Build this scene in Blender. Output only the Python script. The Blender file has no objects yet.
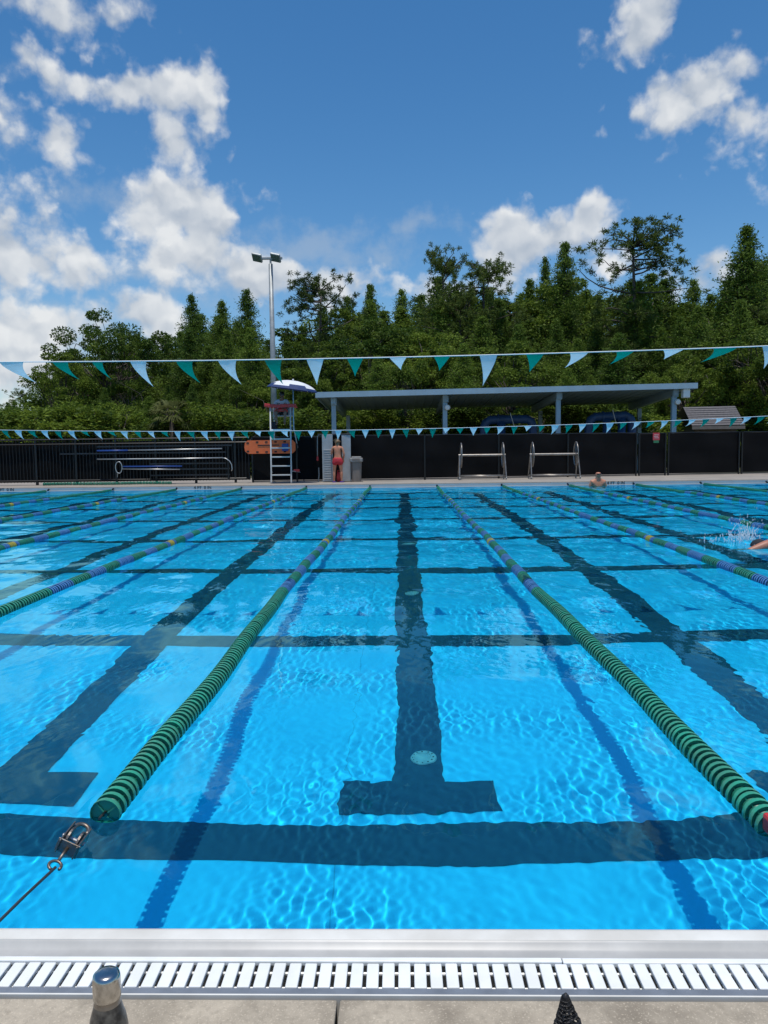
import bpy, math, random
import numpy as np
from mathutils import Matrix, Vector

sc = bpy.context.scene
col = sc.collection
R = math.radians
PI = math.pi

# ------------------------------------------------------------------ camera, world, sun
cam = bpy.data.cameras.new('camera')
cam.sensor_fit = 'VERTICAL'
cam.sensor_height = 24
cam.lens = 24 * 769 / 1024
cam.clip_start = 0.05
cam.clip_end = 3000
camo = bpy.data.objects.new('camera', cam)
col.objects.link(camo)
sc.camera = camo
CAM = Vector((-.05, -1.85, 1.21))
CROT = Matrix.Rotation(R(1.31), 3, 'Z') @ Matrix.Rotation(R(90 - 4.6), 3, 'X') @ Matrix.Rotation(R(-.7), 3, 'Z')
camo.location = CAM
camo.rotation_euler = CROT.to_euler()

SUN_EL = 80
w = bpy.data.worlds.new('World')
sc.world = w
w.use_nodes = True
L = bpy.data.lights.new('sun', 'SUN')
L.energy = 3.5
L.angle = R(.5)
L.color = (1, .96, .9)
sun = bpy.data.objects.new('sun', L)
col.objects.link(sun)
sun.rotation_euler = (R(90 - SUN_EL), 0, 0)
sun.location = (0, -10, 30)
L.cycles.is_caustics_light = True          # refracted sunlight really draws the ripples on the pool floor
sc.view_settings.view_transform = 'Standard'
sc.view_settings.look = 'None'
sc.view_settings.exposure = 0.05
sc.view_settings.gamma = 1
sc.cycles.use_denoising = True
sc.cycles.max_bounces = 12
sc.cycles.transparent_max_bounces = 12
sc.cycles.sample_clamp_indirect = 6


def ray(px, py):
    d = CROT @ Vector(((px - 384) / 769, (512 - py) / 769, -1))
    return d.normalized()


def aty(px, py, Y):
    d = ray(px, py)
    return CAM + d * ((Y - CAM.y) / d.y)


def atz(px, py, z):
    d = ray(px, py)
    return CAM + d * ((z - CAM.z) / d.z)


# ------------------------------------------------------------------ node helpers
class NT:
    def __init__(s, t):
        s.t = t
        s.n = t.nodes
        s.l = t.links

    def new(s, typ, **kw):
        n = s.n.new(typ)
        for k, v in kw.items():
            setattr(n, k, v)
        return n

    def put(s, sock, v):
        if hasattr(v, 'is_output') or isinstance(v, bpy.types.NodeSocket):
            s.l.new(v, sock)
        else:
            sock.default_value = v

    def math(s, op, a, b=None, c=None, clamp=False):
        n = s.new('ShaderNodeMath', operation=op)
        n.use_clamp = clamp
        s.put(n.inputs[0], a)
        if b is not None:
            s.put(n.inputs[1], b)
        if c is not None:
            s.put(n.inputs[2], c)
        return n.outputs[0]

    def vmath(s, op, a, b=None):
        n = s.new('ShaderNodeVectorMath', operation=op)
        s.put(n.inputs[0], a)
        if b is not None:
            s.put(n.inputs[1], b)
        return n.outputs['Value'] if op == 'LENGTH' else n.outputs[0]

    def noise(s, vec, scale, detail=4, rough=.55, dist=0.):
        n = s.new('ShaderNodeTexNoise')
        n.inputs['Scale'].default_value = scale
        n.inputs['Detail'].default_value = detail
        n.inputs['Roughness'].default_value = rough
        n.inputs['Distortion'].default_value = dist
        if vec is not None:
            s.l.new(vec, n.inputs['Vector'])
        return n.outputs['Fac']

    def step(s, v, a, b, o0=0., o1=1., smooth=True):
        n = s.new('ShaderNodeMapRange')
        n.interpolation_type = 'SMOOTHSTEP' if smooth else 'LINEAR'
        s.put(n.inputs['Value'], v)
        s.put(n.inputs['From Min'], a)
        s.put(n.inputs['From Max'], b)
        s.put(n.inputs['To Min'], o0)
        s.put(n.inputs['To Max'], o1)
        return n.outputs['Result']

    def mix(s, f, a, b, blend='MIX'):
        n = s.new('ShaderNodeMix', data_type='RGBA', blend_type=blend)
        s.put(n.inputs[0], f)
        s.put(n.inputs[6], a)
        s.put(n.inputs[7], b)
        return n.outputs[2]


# ------------------------------------------------------------------ sky with cumulus
def build_sky():
    t = NT(w.node_tree)
    bg = w.node_tree.nodes['Background']
    sky = t.new('ShaderNodeTexSky', sky_type='NISHITA')
    sky.sun_disc = False
    sky.sun_elevation = R(SUN_EL)
    sky.sun_rotation = R(180)
    sky.altitude = 0
    sky.air_density = 1.0
    sky.dust_density = .4
    sky.ozone_density = 3.0
    hsv = t.new('ShaderNodeHueSaturation')
    hsv.inputs['Saturation'].default_value = 1.3
    hsv.inputs['Value'].default_value = .86
    hsv.inputs['Hue'].default_value = .498
    t.l.new(sky.outputs[0], hsv.inputs['Color'])
    skyc = hsv.outputs[0]
    tc = t.new('ShaderNodeTexCoord')
    sep = t.new('ShaderNodeSeparateXYZ')
    t.l.new(tc.outputs['Generated'], sep.inputs[0])
    u = t.math('MULTIPLY', t.math('ARCTAN2', sep.outputs[0], sep.outputs[1]), 57.2958)
    v = t.math('MULTIPLY', t.math('ARCSINE', sep.outputs[2]), 57.2958)
    comb = t.new('ShaderNodeCombineXYZ')
    t.l.new(u, comb.inputs[0])
    t.l.new(v, comb.inputs[1])
    uv = comb.outputs[0]
    # large warp so that the banks are not ellipses
    nw = t.new('ShaderNodeTexNoise')
    nw.inputs['Scale'].default_value = .22
    nw.inputs['Detail'].default_value = 3
    t.l.new(uv, nw.inputs['Vector'])
    warp = t.vmath('MULTIPLY', t.vmath('SUBTRACT', nw.outputs['Color'], (.5, .5, .5)), (5, 4, 0))
    uw = t.vmath('ADD', uv, warp)

    def field(items):
        acc = None
        for (cx, cy, rx, ry, wt) in items:
            d = ray(cx, cy)
            cu, cv = math.degrees(math.atan2(d.x, d.y)), math.degrees(math.asin(d.z))
            ru, rv = rx * .076, ry * .07
            q = t.vmath('MULTIPLY', t.vmath('SUBTRACT', uw, (cu, cv, 0)), (1 / ru, 1 / rv, 0))
            m = t.math('MULTIPLY', t.math('SUBTRACT', 1.25, t.vmath('LENGTH', q)), wt)
            acc = m if acc is None else t.math('MAXIMUM', acc, m)
        return acc
    puffs = [(20, 262, 78, 50, 1.1), (76, 252, 26, 22, 1), (60, 318, 62, 40, 1.05), (0, 340, 60, 60, 1.05),
             (182, 208, 62, 48, 1.05), (178, 98, 44, 34, 1.1), (120, 96, 66, 18, .85), (176, 150, 34, 34, .95), (72, 146, 30, 30, 1.0),
             (75, 16, 70, 18, .6), (104, 46, 22, 16, .6), (18, 56, 24, 24, .75), (230, 150, 13, 11, .7),
             (190, 262, 66, 34, .95), (270, 268, 84, 30, .8), (150, 310, 58, 28, 1.05), (335, 280, 44, 26, .95),
             (542, 238, 66, 40, 1.1), (584, 206, 24, 22, 1), (520, 255, 46, 30, 1), (600, 260, 40, 20, .7), (450, 290, 60, 20, .6),
             (652, 20, 32, 34, .95), (690, 100, 66, 24, .75), (745, 128, 50, 36, 1.05), (752, 74, 30, 22, .7),
             (604, 66, 18, 20, .4), (612, 130, 16, 10, .4), (716, 172, 22, 10, .4), (700, 280, 50, 14, .7),
             (850, 120, 80, 60, 1), (-90, 120, 80, 50, .9), (-120, 280, 90, 60, 1), (900, 260, 90, 40, 1)]
    wisps = [(300, 245, 130, 26, 1), (120, 190, 90, 18, .8), (240, 270, 120, 36, 1.2), (20, 140, 40, 20, .6), (60, 80, 50, 16, .7),
             (420, 228, 60, 14, .7), (60, 340, 120, 60, 1.2), (130, 268, 60, 14, .9)]
    fa = field(puffs)
    fw = field(wisps)
    nfine = t.new('ShaderNodeTexNoise')
    nfine.inputs['Scale'].default_value = .9
    nfine.inputs['Detail'].default_value = 4
    t.l.new(uv, nfine.inputs['Vector'])
    jit = t.vmath('MULTIPLY', t.vmath('SUBTRACT', nfine.outputs['Color'], (.5, .5, .5)), (1.5, 1.3, 0))
    uvj = t.vmath('ADD', uv, jit)

    def billow(vec, octs=((.2, .5), (.46, .31), (1.0, .14), (2.4, .05))):
        acc = None
        for sc_, wt in octs:
            v_ = t.new('ShaderNodeTexVoronoi', voronoi_dimensions='2D', feature='SMOOTH_F1')
            v_.inputs['Scale'].default_value = sc_
            v_.inputs['Smoothness'].default_value = .35
            t.l.new(vec, v_.inputs['Vector'])
            m = t.math('MULTIPLY', t.math('SUBTRACT', 1, v_.outputs['Distance']), wt)
            acc = m if acc is None else t.math('ADD', acc, m)
        return acc
    n1 = billow(uvj)
    big = ((.2, .5), (.46, .34), (1.0, .1))
    n3 = billow(uvj, big)
    n2 = billow(t.vmath('ADD', uvj, (.15, .55, 0)), big)
    nz = t.noise(uv, .5, 8, .6)
    dens = t.math('ADD', fa, t.math('ADD', t.math('MULTIPLY', t.math('SUBTRACT', n1, .63), 2.1), t.math('MULTIPLY', t.math('SUBTRACT', nz, .5), 1.2)))
    a = t.step(dens, .06, .85)
    densw = t.math('ADD', fw, t.math('MULTIPLY', t.math('SUBTRACT', nz, .5), 2.4))
    aw = t.math('MULTIPLY', t.step(densw, .1, 1.3), .42)
    # relief: side of a puff towards the sun (up) is white, the base grey
    relief = t.math('ADD', t.math('MULTIPLY', t.math('SUBTRACT', n3, n2), 3.0), .5)
    low = t.noise(uv, .13, 2)
    lit = t.math('ADD', relief, t.math('MULTIPLY', t.math('SUBTRACT', low, .5), 1.5), clamp=True)
    cl = t.mix(lit, (3.2, 3.6, 4.15, 1), (5.7, 5.8, 5.85, 1))
    c1 = t.mix(aw, skyc, (3.1, 3.6, 4.2, 1))
    c2 = t.mix(t.math('MULTIPLY', a, .93), c1, cl)
    t.l.new(c2, bg.inputs[0])
    bg.inputs[1].default_value = .14


build_sky()


# ------------------------------------------------------------------ materials
def mat(name, c, rough=.6, metal=0., var=.0, vscale=3., bump=0., bscale=40., spec=.5, c2=None, detail=5):
    m = bpy.data.materials.new(name)
    m.use_nodes = True
    b = m.node_tree.nodes['Principled BSDF']
    b.inputs['Roughness'].default_value = rough
    b.inputs['Metallic'].default_value = metal
    b.inputs['Specular IOR Level'].default_value = spec
    t = NT(m.node_tree)
    c = (*c, 1)
    tc = t.new('ShaderNodeTexCoord')
    if var or c2:
        c2 = (*c2, 1) if c2 else tuple(x * (1 - var) for x in c[:3]) + (1,)
        f = t.step(t.noise(tc.outputs['Object'], vscale, detail, .6), .32, .68)
        t.l.new(t.mix(f, c, c2), b.inputs['Base Color'])
    else:
        b.inputs['Base Color'].default_value = c
    if bump:
        bn = t.new('ShaderNodeBump')
        bn.inputs['Strength'].default_value = bump
        bn.inputs['Distance'].default_value = .01
        t.l.new(t.noise(tc.outputs['Object'], bscale, 4), bn.inputs['Height'])
        t.l.new(bn.outputs[0], b.inputs['Normal'])
    return m


M = {}
M['white_plastic'] = mat('white_plastic', (.8, .82, .8), .4, var=.08, vscale=6)
M['lip'] = mat('lip', (.77, .75, .68), .35, c2=(.62, .59, .52), vscale=3.3, detail=9)
M['lip_grey'] = mat('lip_grey', (.46, .45, .42), .4, var=.2, vscale=5)
M['chair_white'] = mat('chair_white', (.5, .5, .48), .45, var=.15, vscale=3)
M['steel'] = mat('steel', (.5, .49, .47), .32, .85, var=.25, vscale=20)
M['reel_steel'] = mat('reel_steel', (.3, .28, .255), .4, .6, c2=(.22, .19, .16), vscale=9)
M['dull_steel'] = mat('dull_steel', (.24, .22, .2), .5, 1, c2=(.22, .17, .13), vscale=60)
M['gutter_metal'] = mat('gutter_metal', (.34, .36, .38), .45, .55, var=.25, vscale=9, bump=.1)
M['galv'] = mat('galv', (.36, .38, .38), .5, .3, var=.25, vscale=3)
M['rope_green'] = mat('rope_green', (.03, .33, .2), .27, c2=(.05, .24, .15), vscale=11)
M['rope_blue'] = mat('rope_blue', (.1, .28, .6), .3, var=.25, vscale=8)
M['rope_yellow'] = mat('rope_yellow', (.62, .48, .08), .35)
M['rope_core'] = mat('rope_core', (.015, .16, .1), .4)
M['cable'] = mat('cable', (.05, .055, .06), .5, .5)
M['red_plastic'] = mat('red_plastic', (.55, .03, .03), .4, var=.15)
M['black_fabric'] = mat('black_fabric', (.0036, .0036, .0044), .8, var=.4, vscale=1.2, bump=.15, bscale=5, spec=.16)
M['black_metal'] = mat('black_metal', (.007, .007, .008), .4, spec=.4)
M['fence_rail'] = mat('fence_rail', (.018, .019, .022), .45, spec=.4)
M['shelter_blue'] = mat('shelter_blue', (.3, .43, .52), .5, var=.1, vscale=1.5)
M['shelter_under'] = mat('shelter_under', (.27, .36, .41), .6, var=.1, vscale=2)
M['pipe_blue'] = mat('pipe_blue', (.02, .07, .2), .45, var=.2, vscale=4)
M['shingle'] = mat('shingle', (.14, .13, .13), .9, var=.3, vscale=9)
M['hut_wood'] = mat('hut_wood', (.11, .08, .06), .8, var=.3, vscale=6)
M['orange'] = mat('orange', (.8, .15, .035), .45, var=.12, vscale=5)
M['cab_white'] = mat('cab_white', (.38, .39, .39), .5, var=.15, vscale=4)
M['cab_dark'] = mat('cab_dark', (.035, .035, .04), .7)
M['bin_tan'] = mat('bin_tan', (.2, .165, .14), .6, var=.2, vscale=5)
M['bin_lid'] = mat('bin_lid', (.27, .25, .23), .55, var=.15, vscale=5)
M['skin'] = mat('skin', (.55, .22, .12), .5, var=.12, vscale=8)
M['skin_tan'] = mat('skin_tan', (.42, .17, .1), .5, var=.12, vscale=8)
M['skin_dark'] = mat('skin_dark', (.2, .1, .065), .5, var=.12, vscale=8)
M['red_shorts'] = mat('red_shorts', (.5, .02, .03), .7, var=.2, vscale=12)
M['hair_blond'] = mat('hair_blond', (.2, .125, .06), .55, var=.4, vscale=30)
M['hair_black'] = mat('hair_black', (.012, .01, .01), .5)
M['shirt'] = mat('shirt', (.42, .5, .6), .8, var=.12, vscale=10)
M['dark_cloth'] = mat('dark_cloth', (.015, .016, .02), .85)
M['lens'] = mat('lens', (.01, .01, .012), .12)
M['purple'] = mat('purple', (.09, .03, .28), .6)
M['canopy_white'] = mat('canopy_white', (.72, .73, .74), .7, var=.08)
M['canopy_blue'] = mat('canopy_blue', (.008, .03, .12), .7)
M['pale_blue_flag'] = None
M['bottle_black'] = mat('bottle_black', (.012, .011, .011), .3, c2=(.11, .1, .085), vscale=45)
M['chrome'] = mat('chrome', (.55, .53, .5), .2, 1, c2=(.4, .38, .35), vscale=40)
M['worn_steel'] = mat('worn_steel', (.34, .31, .28), .38, 1, var=.2, vscale=30)
M['net'] = mat('net', (.01, .01, .012), .6)
M['sign_red'] = mat('sign_red', (.5, .05, .06), .5, var=.1)
M['sign_green'] = mat('sign_green', (.03, .16, .07), .5)
M['sign_white'] = mat('sign_white', (.7, .7, .7), .5)
M['bark'] = mat('bark', (.12, .095, .075), .9, c2=(.05, .04, .032), vscale=6)
M['paint_black'] = mat('paint_black', (.02, .02, .022), .6)
M['lamp_face'] = mat('lamp_face', (.1, .15, .13), .5, var=.2, vscale=6)
M['droplet'] = mat('droplet', (.8, .86, .9), .15)
_t = NT(M['droplet'].node_tree)
_g = _t.new('ShaderNodeBsdfTransparent')
_m = _t.new('ShaderNodeMixShader')
_m.inputs[0].default_value = .5
_t.l.new(M['droplet'].node_tree.nodes['Principled BSDF'].outputs[0], _m.inputs[1])
_t.l.new(_g.outputs[0], _m.inputs[2])
_t.l.new(_m.outputs[0], M['droplet'].node_tree.nodes['Material Output'].inputs[0])
M['blue_grip'] = mat('blue_grip', (.015, .06, .26), .4)
M['alu'] = mat('alu', (.5, .5, .49), .4, .8, var=.1)
M['hose'] = mat('hose', (.25, .25, .24), .6)
M['tile_white'] = mat('tile_white', (.42, .43, .43), .4, var=.08, vscale=3)
M['grate_white'] = mat('grate_white', (.84, .85, .83), .38, c2=(.74, .74, .69), vscale=7)


def flag_mat(name, c):
    m = bpy.data.materials.new(name)
    m.use_nodes = True
    t = NT(m.node_tree)
    b = m.node_tree.nodes['Principled BSDF']
    tc = t.new('ShaderNodeTexCoord')
    f = t.step(t.noise(tc.outputs['Object'], 9, 4), .3, .7)
    cc = t.mix(f, (*c, 1), tuple(x * .88 for x in c) + (1,))
    t.l.new(cc, b.inputs['Base Color'])
    b.inputs['Roughness'].default_value = .5
    tr = t.new('ShaderNodeBsdfTranslucent')
    t.l.new(cc, tr.inputs[0])
    mx = t.new('ShaderNodeMixShader')
    mx.inputs[0].default_value = .22
    t.l.new(b.outputs[0], mx.inputs[1])
    t.l.new(tr.outputs[0], mx.inputs[2])
    t.l.new(mx.outputs[0], m.node_tree.nodes['Material Output'].inputs[0])
    return m


M['flag_pale'] = flag_mat('flag_pale', (.8, .9, .92))
M['flag_green'] = flag_mat('flag_green', (.0, .3, .2))


def concrete(name, c, dark, joints=None, scale=1.):
    m = bpy.data.materials.new(name)
    m.use_nodes = True
    t = NT(m.node_tree)
    b = m.node_tree.nodes['Principled BSDF']
    g = t.new('ShaderNodeNewGeometry')
    p = g.outputs['Position']
    f = t.step(t.noise(p, 3.2 * scale, 8, .65), .35, .7)
    f2 = t.step(t.noise(p, 60 * scale, 3, .7), .45, .75)
    f3 = t.step(t.noise(p, 190 * scale, 2, .7), .55, .7)
    cc = t.mix(f, (*c, 1), (*dark, 1))
    cc = t.mix(t.math('MULTIPLY', f2, .6), cc, tuple(x * .55 for x in c) + (1,))
    cc = t.mix(t.math('MULTIPLY', f3, .5), cc, tuple(x * 1.35 for x in c) + (1,))
    t.l.new(cc, b.inputs['Base Color'])
    b.inputs['Roughness'].default_value = .85
    bn = t.new('ShaderNodeBump')
    bn.inputs['Strength'].default_value = .5
    bn.inputs['Distance'].default_value = .004
    t.l.new(t.noise(p, 130 * scale, 4, .7), bn.inputs['Height'])
    t.l.new(bn.outputs[0], b.inputs['Normal'])
    return m


M['concrete'] = concrete('concrete', (.47, .4, .3), (.2, .165, .12))
M['far_concrete'] = concrete('far_concrete', (.33, .29, .24), (.25, .22, .185), scale=.4)
M['soil'] = mat('soil', (.05, .07, .025), .95, c2=(.09, .075, .045), vscale=.3, bump=.4, bscale=4)


def plaster(name, c, c2, seams):
    m = bpy.data.materials.new(name)
    m.use_nodes = True
    t = NT(m.node_tree)
    b = m.node_tree.nodes['Principled BSDF']
    g = t.new('ShaderNodeNewGeometry')
    p = g.outputs['Position']
    f = t.step(t.noise(p, .8, 6, .6), .3, .7)
    cc = t.mix(f, (*c, 1), (*c2, 1))
    if seams:                                   # the thin joints between the liner sheets
        sp = t.new('ShaderNodeSeparateXYZ')
        t.l.new(p, sp.inputs[0])
        for k, off, per in ((0, .36, 12.6), (1, -5.42, 7.6)):
            a = t.math('ABSOLUTE', t.math('SUBTRACT', t.math('PINGPONG', t.math('ADD', sp.outputs[k], off), per / 2), 0))
            cc = t.mix(t.math('MULTIPLY', t.math('LESS_THAN', a, .003), .3), cc, (.02, .06, .1, 1))
    t.l.new(cc, b.inputs['Base Color'])
    b.inputs['Roughness'].default_value = .7
    return m


M['pool_paint'] = plaster('pool_paint', (.045, .57, .84), (.06, .61, .86), True)
M['line_paint'] = plaster('line_paint', (.006, .052, .095), (.009, .06, .108), True)

mw = bpy.data.materials.new('pool_water')
mw.use_nodes = True
_t = NT(mw.node_tree)
mw.node_tree.nodes.remove(mw.node_tree.nodes['Principled BSDF'])
_g = _t.new('ShaderNodeBsdfGlass')
_g.inputs['IOR'].default_value = 1.333
_g.inputs['Roughness'].default_value = 0
_g.inputs['Color'].default_value = (.42, .95, 1, 1)
_t.l.new(_g.outputs[0], mw.node_tree.nodes['Material Output'].inputs[0])
M['water'] = mw


def leaf_mat(name, dark, light, trans=.35):
    m = bpy.data.materials.new(name)
    m.use_nodes = True
    t = NT(m.node_tree)
    b = m.node_tree.nodes['Principled BSDF']
    at = t.new('ShaderNodeAttribute', attribute_name='tone')
    oi = t.new('ShaderNodeObjectInfo')
    f = t.math('ADD', t.math('MULTIPLY', at.outputs['Fac'], .8), t.math('MULTIPLY', t.math('SUBTRACT', oi.outputs['Random'], .4), .5), clamp=True)
    cc = t.mix(f, (*dark, 1), (*light, 1))
    t.l.new(cc, b.inputs['Base Color'])
    b.inputs['Roughness'].default_value = .55
    b.inputs['Specular IOR Level'].default_value = .12
    tr = t.new('ShaderNodeBsdfTranslucent')
    t.l.new(cc, tr.inputs[0])
    mx = t.new('ShaderNodeMixShader')
    mx.inputs[0].default_value = trans
    t.l.new(b.outputs[0], mx.inputs[1])
    t.l.new(tr.outputs[0], mx.inputs[2])
    t.l.new(mx.outputs[0], m.node_tree.nodes['Material Output'].inputs[0])
    return m


M['leaf_pine'] = leaf_mat('leaf_pine', (.03, .056, .016), (.17, .225, .042))
M['leaf_cypress'] = leaf_mat('leaf_cypress', (.042, .088, .015), (.2, .285, .04))
M['leaf_broad'] = leaf_mat('leaf_broad', (.03, .068, .011), (.205, .275, .034))
M['leaf_palm'] = leaf_mat('leaf_palm', (.05, .075, .02), (.16, .17, .06))


# ------------------------------------------------------------------ mesh builder
class MB:
    def __init__(s):
        s.v = []
        s.f = []

    def add(s, vs, fs):
        o = len(s.v)
        s.v += [tuple(x) for x in vs]
        s.f += [tuple(i + o for i in f) for f in fs]
        return s

    def box(s, c, size, rz=0., m=None):
        x, y, z = (k / 2 for k in size)
        vs = [Vector((a * x, b * y, d * z)) for d in (-1, 1) for b in (-1, 1) for a in (-1, 1)]
        rot = Matrix.Rotation(rz, 3, 'Z') if m is None else m
        c = Vector(c)
        return s.add([rot @ q + c for q in vs], [(0, 2, 3, 1), (4, 5, 7, 6), (0, 1, 5, 4), (2, 6, 7, 3), (0, 4, 6, 2), (1, 3, 7, 5)])

    def bev(s, c, size, b=.01, rz=0., m=None):
        """box with chamfered edges"""
        hx, hy, hz = (k / 2 for k in size)
        rot = Matrix.Rotation(rz, 3, 'Z') if m is None else m
        c = Vector(c)
        import bmesh
        bm = bmesh.new()
        bmesh.ops.create_cube(bm, size=1)
        for v in bm.verts:
            v.co = Vector((v.co.x * hx * 2, v.co.y * hy * 2, v.co.z * hz * 2))
        bmesh.ops.bevel(bm, geom=list(bm.edges), offset=b, segments=2, affect='EDGES', profile=.5)
        bm.verts.index_update()
        vs = [rot @ v.co + c for v in bm.verts]
        fs = [tuple(v.index for v in f.verts) for f in bm.faces]
        bm.free()
        return s.add(vs, fs)

    def tube(s, pts, r, seg=8, cap=True, closed=False):
        pts = [Vector(p) for p in pts]
        n = len(pts)
        rr = r if isinstance(r, (list, tuple)) else [r] * n
        rings = []
        up = None
        for i, p in enumerate(pts):
            if closed:
                d = pts[(i + 1) % n] - pts[i - 1]
            else:
                d = pts[min(i + 1, n - 1)] - pts[max(i - 1, 0)]
            d = d.normalized()
            if up is None:
                a = Vector((0, 0, 1)) if abs(d.z) < .9 else Vector((1, 0, 0))
                up = (a - d * a.dot(d)).normalized()
            else:
                up = (up - d * up.dot(d)).normalized()
            b = d.cross(up)
            rings.append([p + (up * math.cos(2 * PI * k / seg) + b * math.sin(2 * PI * k / seg)) * rr[i] for k in range(seg)])
        vs = [q for rg in rings for q in rg]
        fs = []
        for i in range(n if closed else n - 1):
            j = (i + 1) % n
            for k in range(seg):
                fs.append((i * seg + k, i * seg + (k + 1) % seg, j * seg + (k + 1) % seg, j * seg + k))
        if cap and not closed:
            fs.append(tuple(range(seg))[::-1])
            fs.append(tuple((n - 1) * seg + k for k in range(seg)))
        return s.add(vs, fs)

    def lathe(s, prof, c=(0, 0, 0), seg=24, m=None, close=False):
        c = Vector(c)
        vs = []
        for r, z in prof:
            for k in range(seg):
                q = Vector((r * math.cos(2 * PI * k / seg), r * math.sin(2 * PI * k / seg), z))
                vs.append((m @ q if m is not None else q) + c)
        fs = []
        for i in range(len(prof) - 1):
            for k in range(seg):
                fs.append((i * seg + k, i * seg + (k + 1) % seg, (i + 1) * seg + (k + 1) % seg, (i + 1) * seg + k))
        return s.add(vs, fs)

    def ball(s, c, r, seg=12, rings=8, sc3=(1, 1, 1)):
        c = Vector(c)
        vs = [c + Vector((0, 0, -r * sc3[2]))]
        for i in range(1, rings):
            a = -PI / 2 + PI * i / rings
            for k in range(seg):
                b = 2 * PI * k / seg
                vs.append(c + Vector((r * math.cos(a) * math.cos(b) * sc3[0], r * math.cos(a) * math.sin(b) * sc3[1], r * math.sin(a) * sc3[2])))
        vs.append(c + Vector((0, 0, r * sc3[2])))
        fs = [(0, 1 + (k + 1) % seg, 1 + k) for k in range(seg)]
        for i in range(rings - 2):
            for k in range(seg):
                fs.append((1 + i * seg + k, 1 + i * seg + (k + 1) % seg, 1 + (i + 1) * seg + (k + 1) % seg, 1 + (i + 1) * seg + k))
        o = 1 + (rings - 2) * seg
        fs += [(o + k, o + (k + 1) % seg, len(vs) - 1) for k in range(seg)]
        return s.add(vs, fs)

    def extrude_x(s, prof, x0, x1, caps=True):
        n = len(prof)
        vs = [(x0, y, z) for y, z in prof] + [(x1, y, z) for y, z in prof]
        fs = [(i, i + 1, n + i + 1, n + i) for i in range(n - 1)]
        return s.add(vs, fs)

    def quad(s, a, b, c, d):
        return s.add([a, b, c, d], [(0, 1, 2, 3)])

    def build(s, name, m, parent=None, smooth=False, angle=None):
        me = bpy.data.meshes.new(name)
        me.from_pydata(s.v, [], s.f)
        me.materials.append(m)
        if smooth:
            me.polygons.foreach_set('use_smooth', np.ones(len(me.polygons), bool))
            if angle:
                me.set_sharp_from_angle(angle=R(angle))
        me.update()
        o = bpy.data.objects.new(name, me)
        col.objects.link(o)
        if parent is not None:
            o.parent = parent
        return o


def np_mesh(name, V, F, m, parent=None, smooth=False, tone=None):
    V = np.asarray(V, np.float32)
    F = np.asarray(F, np.int32)
    k = F.shape[1]
    me = bpy.data.meshes.new(name)
    me.vertices.add(len(V))
    me.vertices.foreach_set('co', V.ravel())
    me.loops.add(F.size)
    me.loops.foreach_set('vertex_index', F.ravel())
    me.polygons.add(len(F))
    me.polygons.foreach_set('loop_start', np.arange(0, F.size, k, dtype=np.int32))
    me.polygons.foreach_set('loop_total', np.full(len(F), k, np.int32))
    me.update(calc_edges=True)
    if smooth:
        me.polygons.foreach_set('use_smooth', np.ones(len(F), bool))
    if tone is not None:
        at = me.attributes.new('tone', 'FLOAT', 'FACE')
        at.data.foreach_set('value', np.asarray(tone, np.float32))
    if m is not None:
        me.materials.append(m)
    o = bpy.data.objects.new(name, me)
    col.objects.link(o)
    if parent is not None:
        o.parent = parent
    return o


def tag(o, label=None, cat=None, group=None, kind=None):
    if label:
        o['label'] = label
    if cat:
        o['category'] = cat
    if group:
        o['group'] = group
    if kind:
        o['kind'] = kind
    return o


def thing(name, label, cat, loc=(0, 0, 0), rz=0., group=None):
    o = bpy.data.objects.new(name, None)
    o.empty_display_size = .2
    col.objects.link(o)
    o.location = loc
    o.rotation_euler = (0, 0, rz)
    return tag(o, label, cat, group)


def struct(o):
    o['kind'] = 'structure'
    return o


def dup(root, loc, rz=0., label=None, group=None, scale=None):
    r = root.copy()
    col.objects.link(r)
    r.location = loc
    r.rotation_euler = (0, 0, rz)
    if scale is not None:
        r.scale = scale if isinstance(scale, (tuple, list)) else (scale,) * 3
    if label:
        r['label'] = label
    if group:
        r['group'] = group
    for ch in list(root.children):
        c = ch.copy()
        col.objects.link(c)
        c.parent = r
        for g in ch.children:
            d = g.copy()
            col.objects.link(d)
            d.parent = c
    return r


# ------------------------------------------------------------------ the setting: ground, deck, pool
PW = 16.8          # half width of the pool
PL = 22.86         # its length
DEP = 1.25
DZ = .13           # far deck height

g = MB()
for x0, x1, y0, y1 in ((-300, 300, -300, -8), (-300, 300, 29.5, 600), (-300, -22, -8, 29.5), (22, 300, -8, 29.5)):
    g.quad((x0, y0, -.02), (x1, y0, -.02), (x1, y1, -.02), (x0, y1, -.02))
struct(g.build('ground', M['soil']))

# near deck in cast slabs with open joints
d = MB()
xs = [-22, -9.6, -6.45, -3.3, -.2, 2.99, 6.14, 9.3, 22]
for a, b in zip(xs[:-1], xs[1:]):
    d.bev(((a + b) / 2, -4.124, -.046), (b - a - .006, 7.75, .1), .004)
d.box((-19.45, 14.6, -.02), (5.1, 29.8, .1))
d.box((19.45, 14.6, -.02), (5.1, 29.8, .1))
struct(d.build('pool_deck', M['concrete']))
d = MB()
d.box((0, 26.2, DZ - .06), (33.8, 6.6, .12))
struct(d.build('far_deck', M['far_concrete']))

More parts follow.
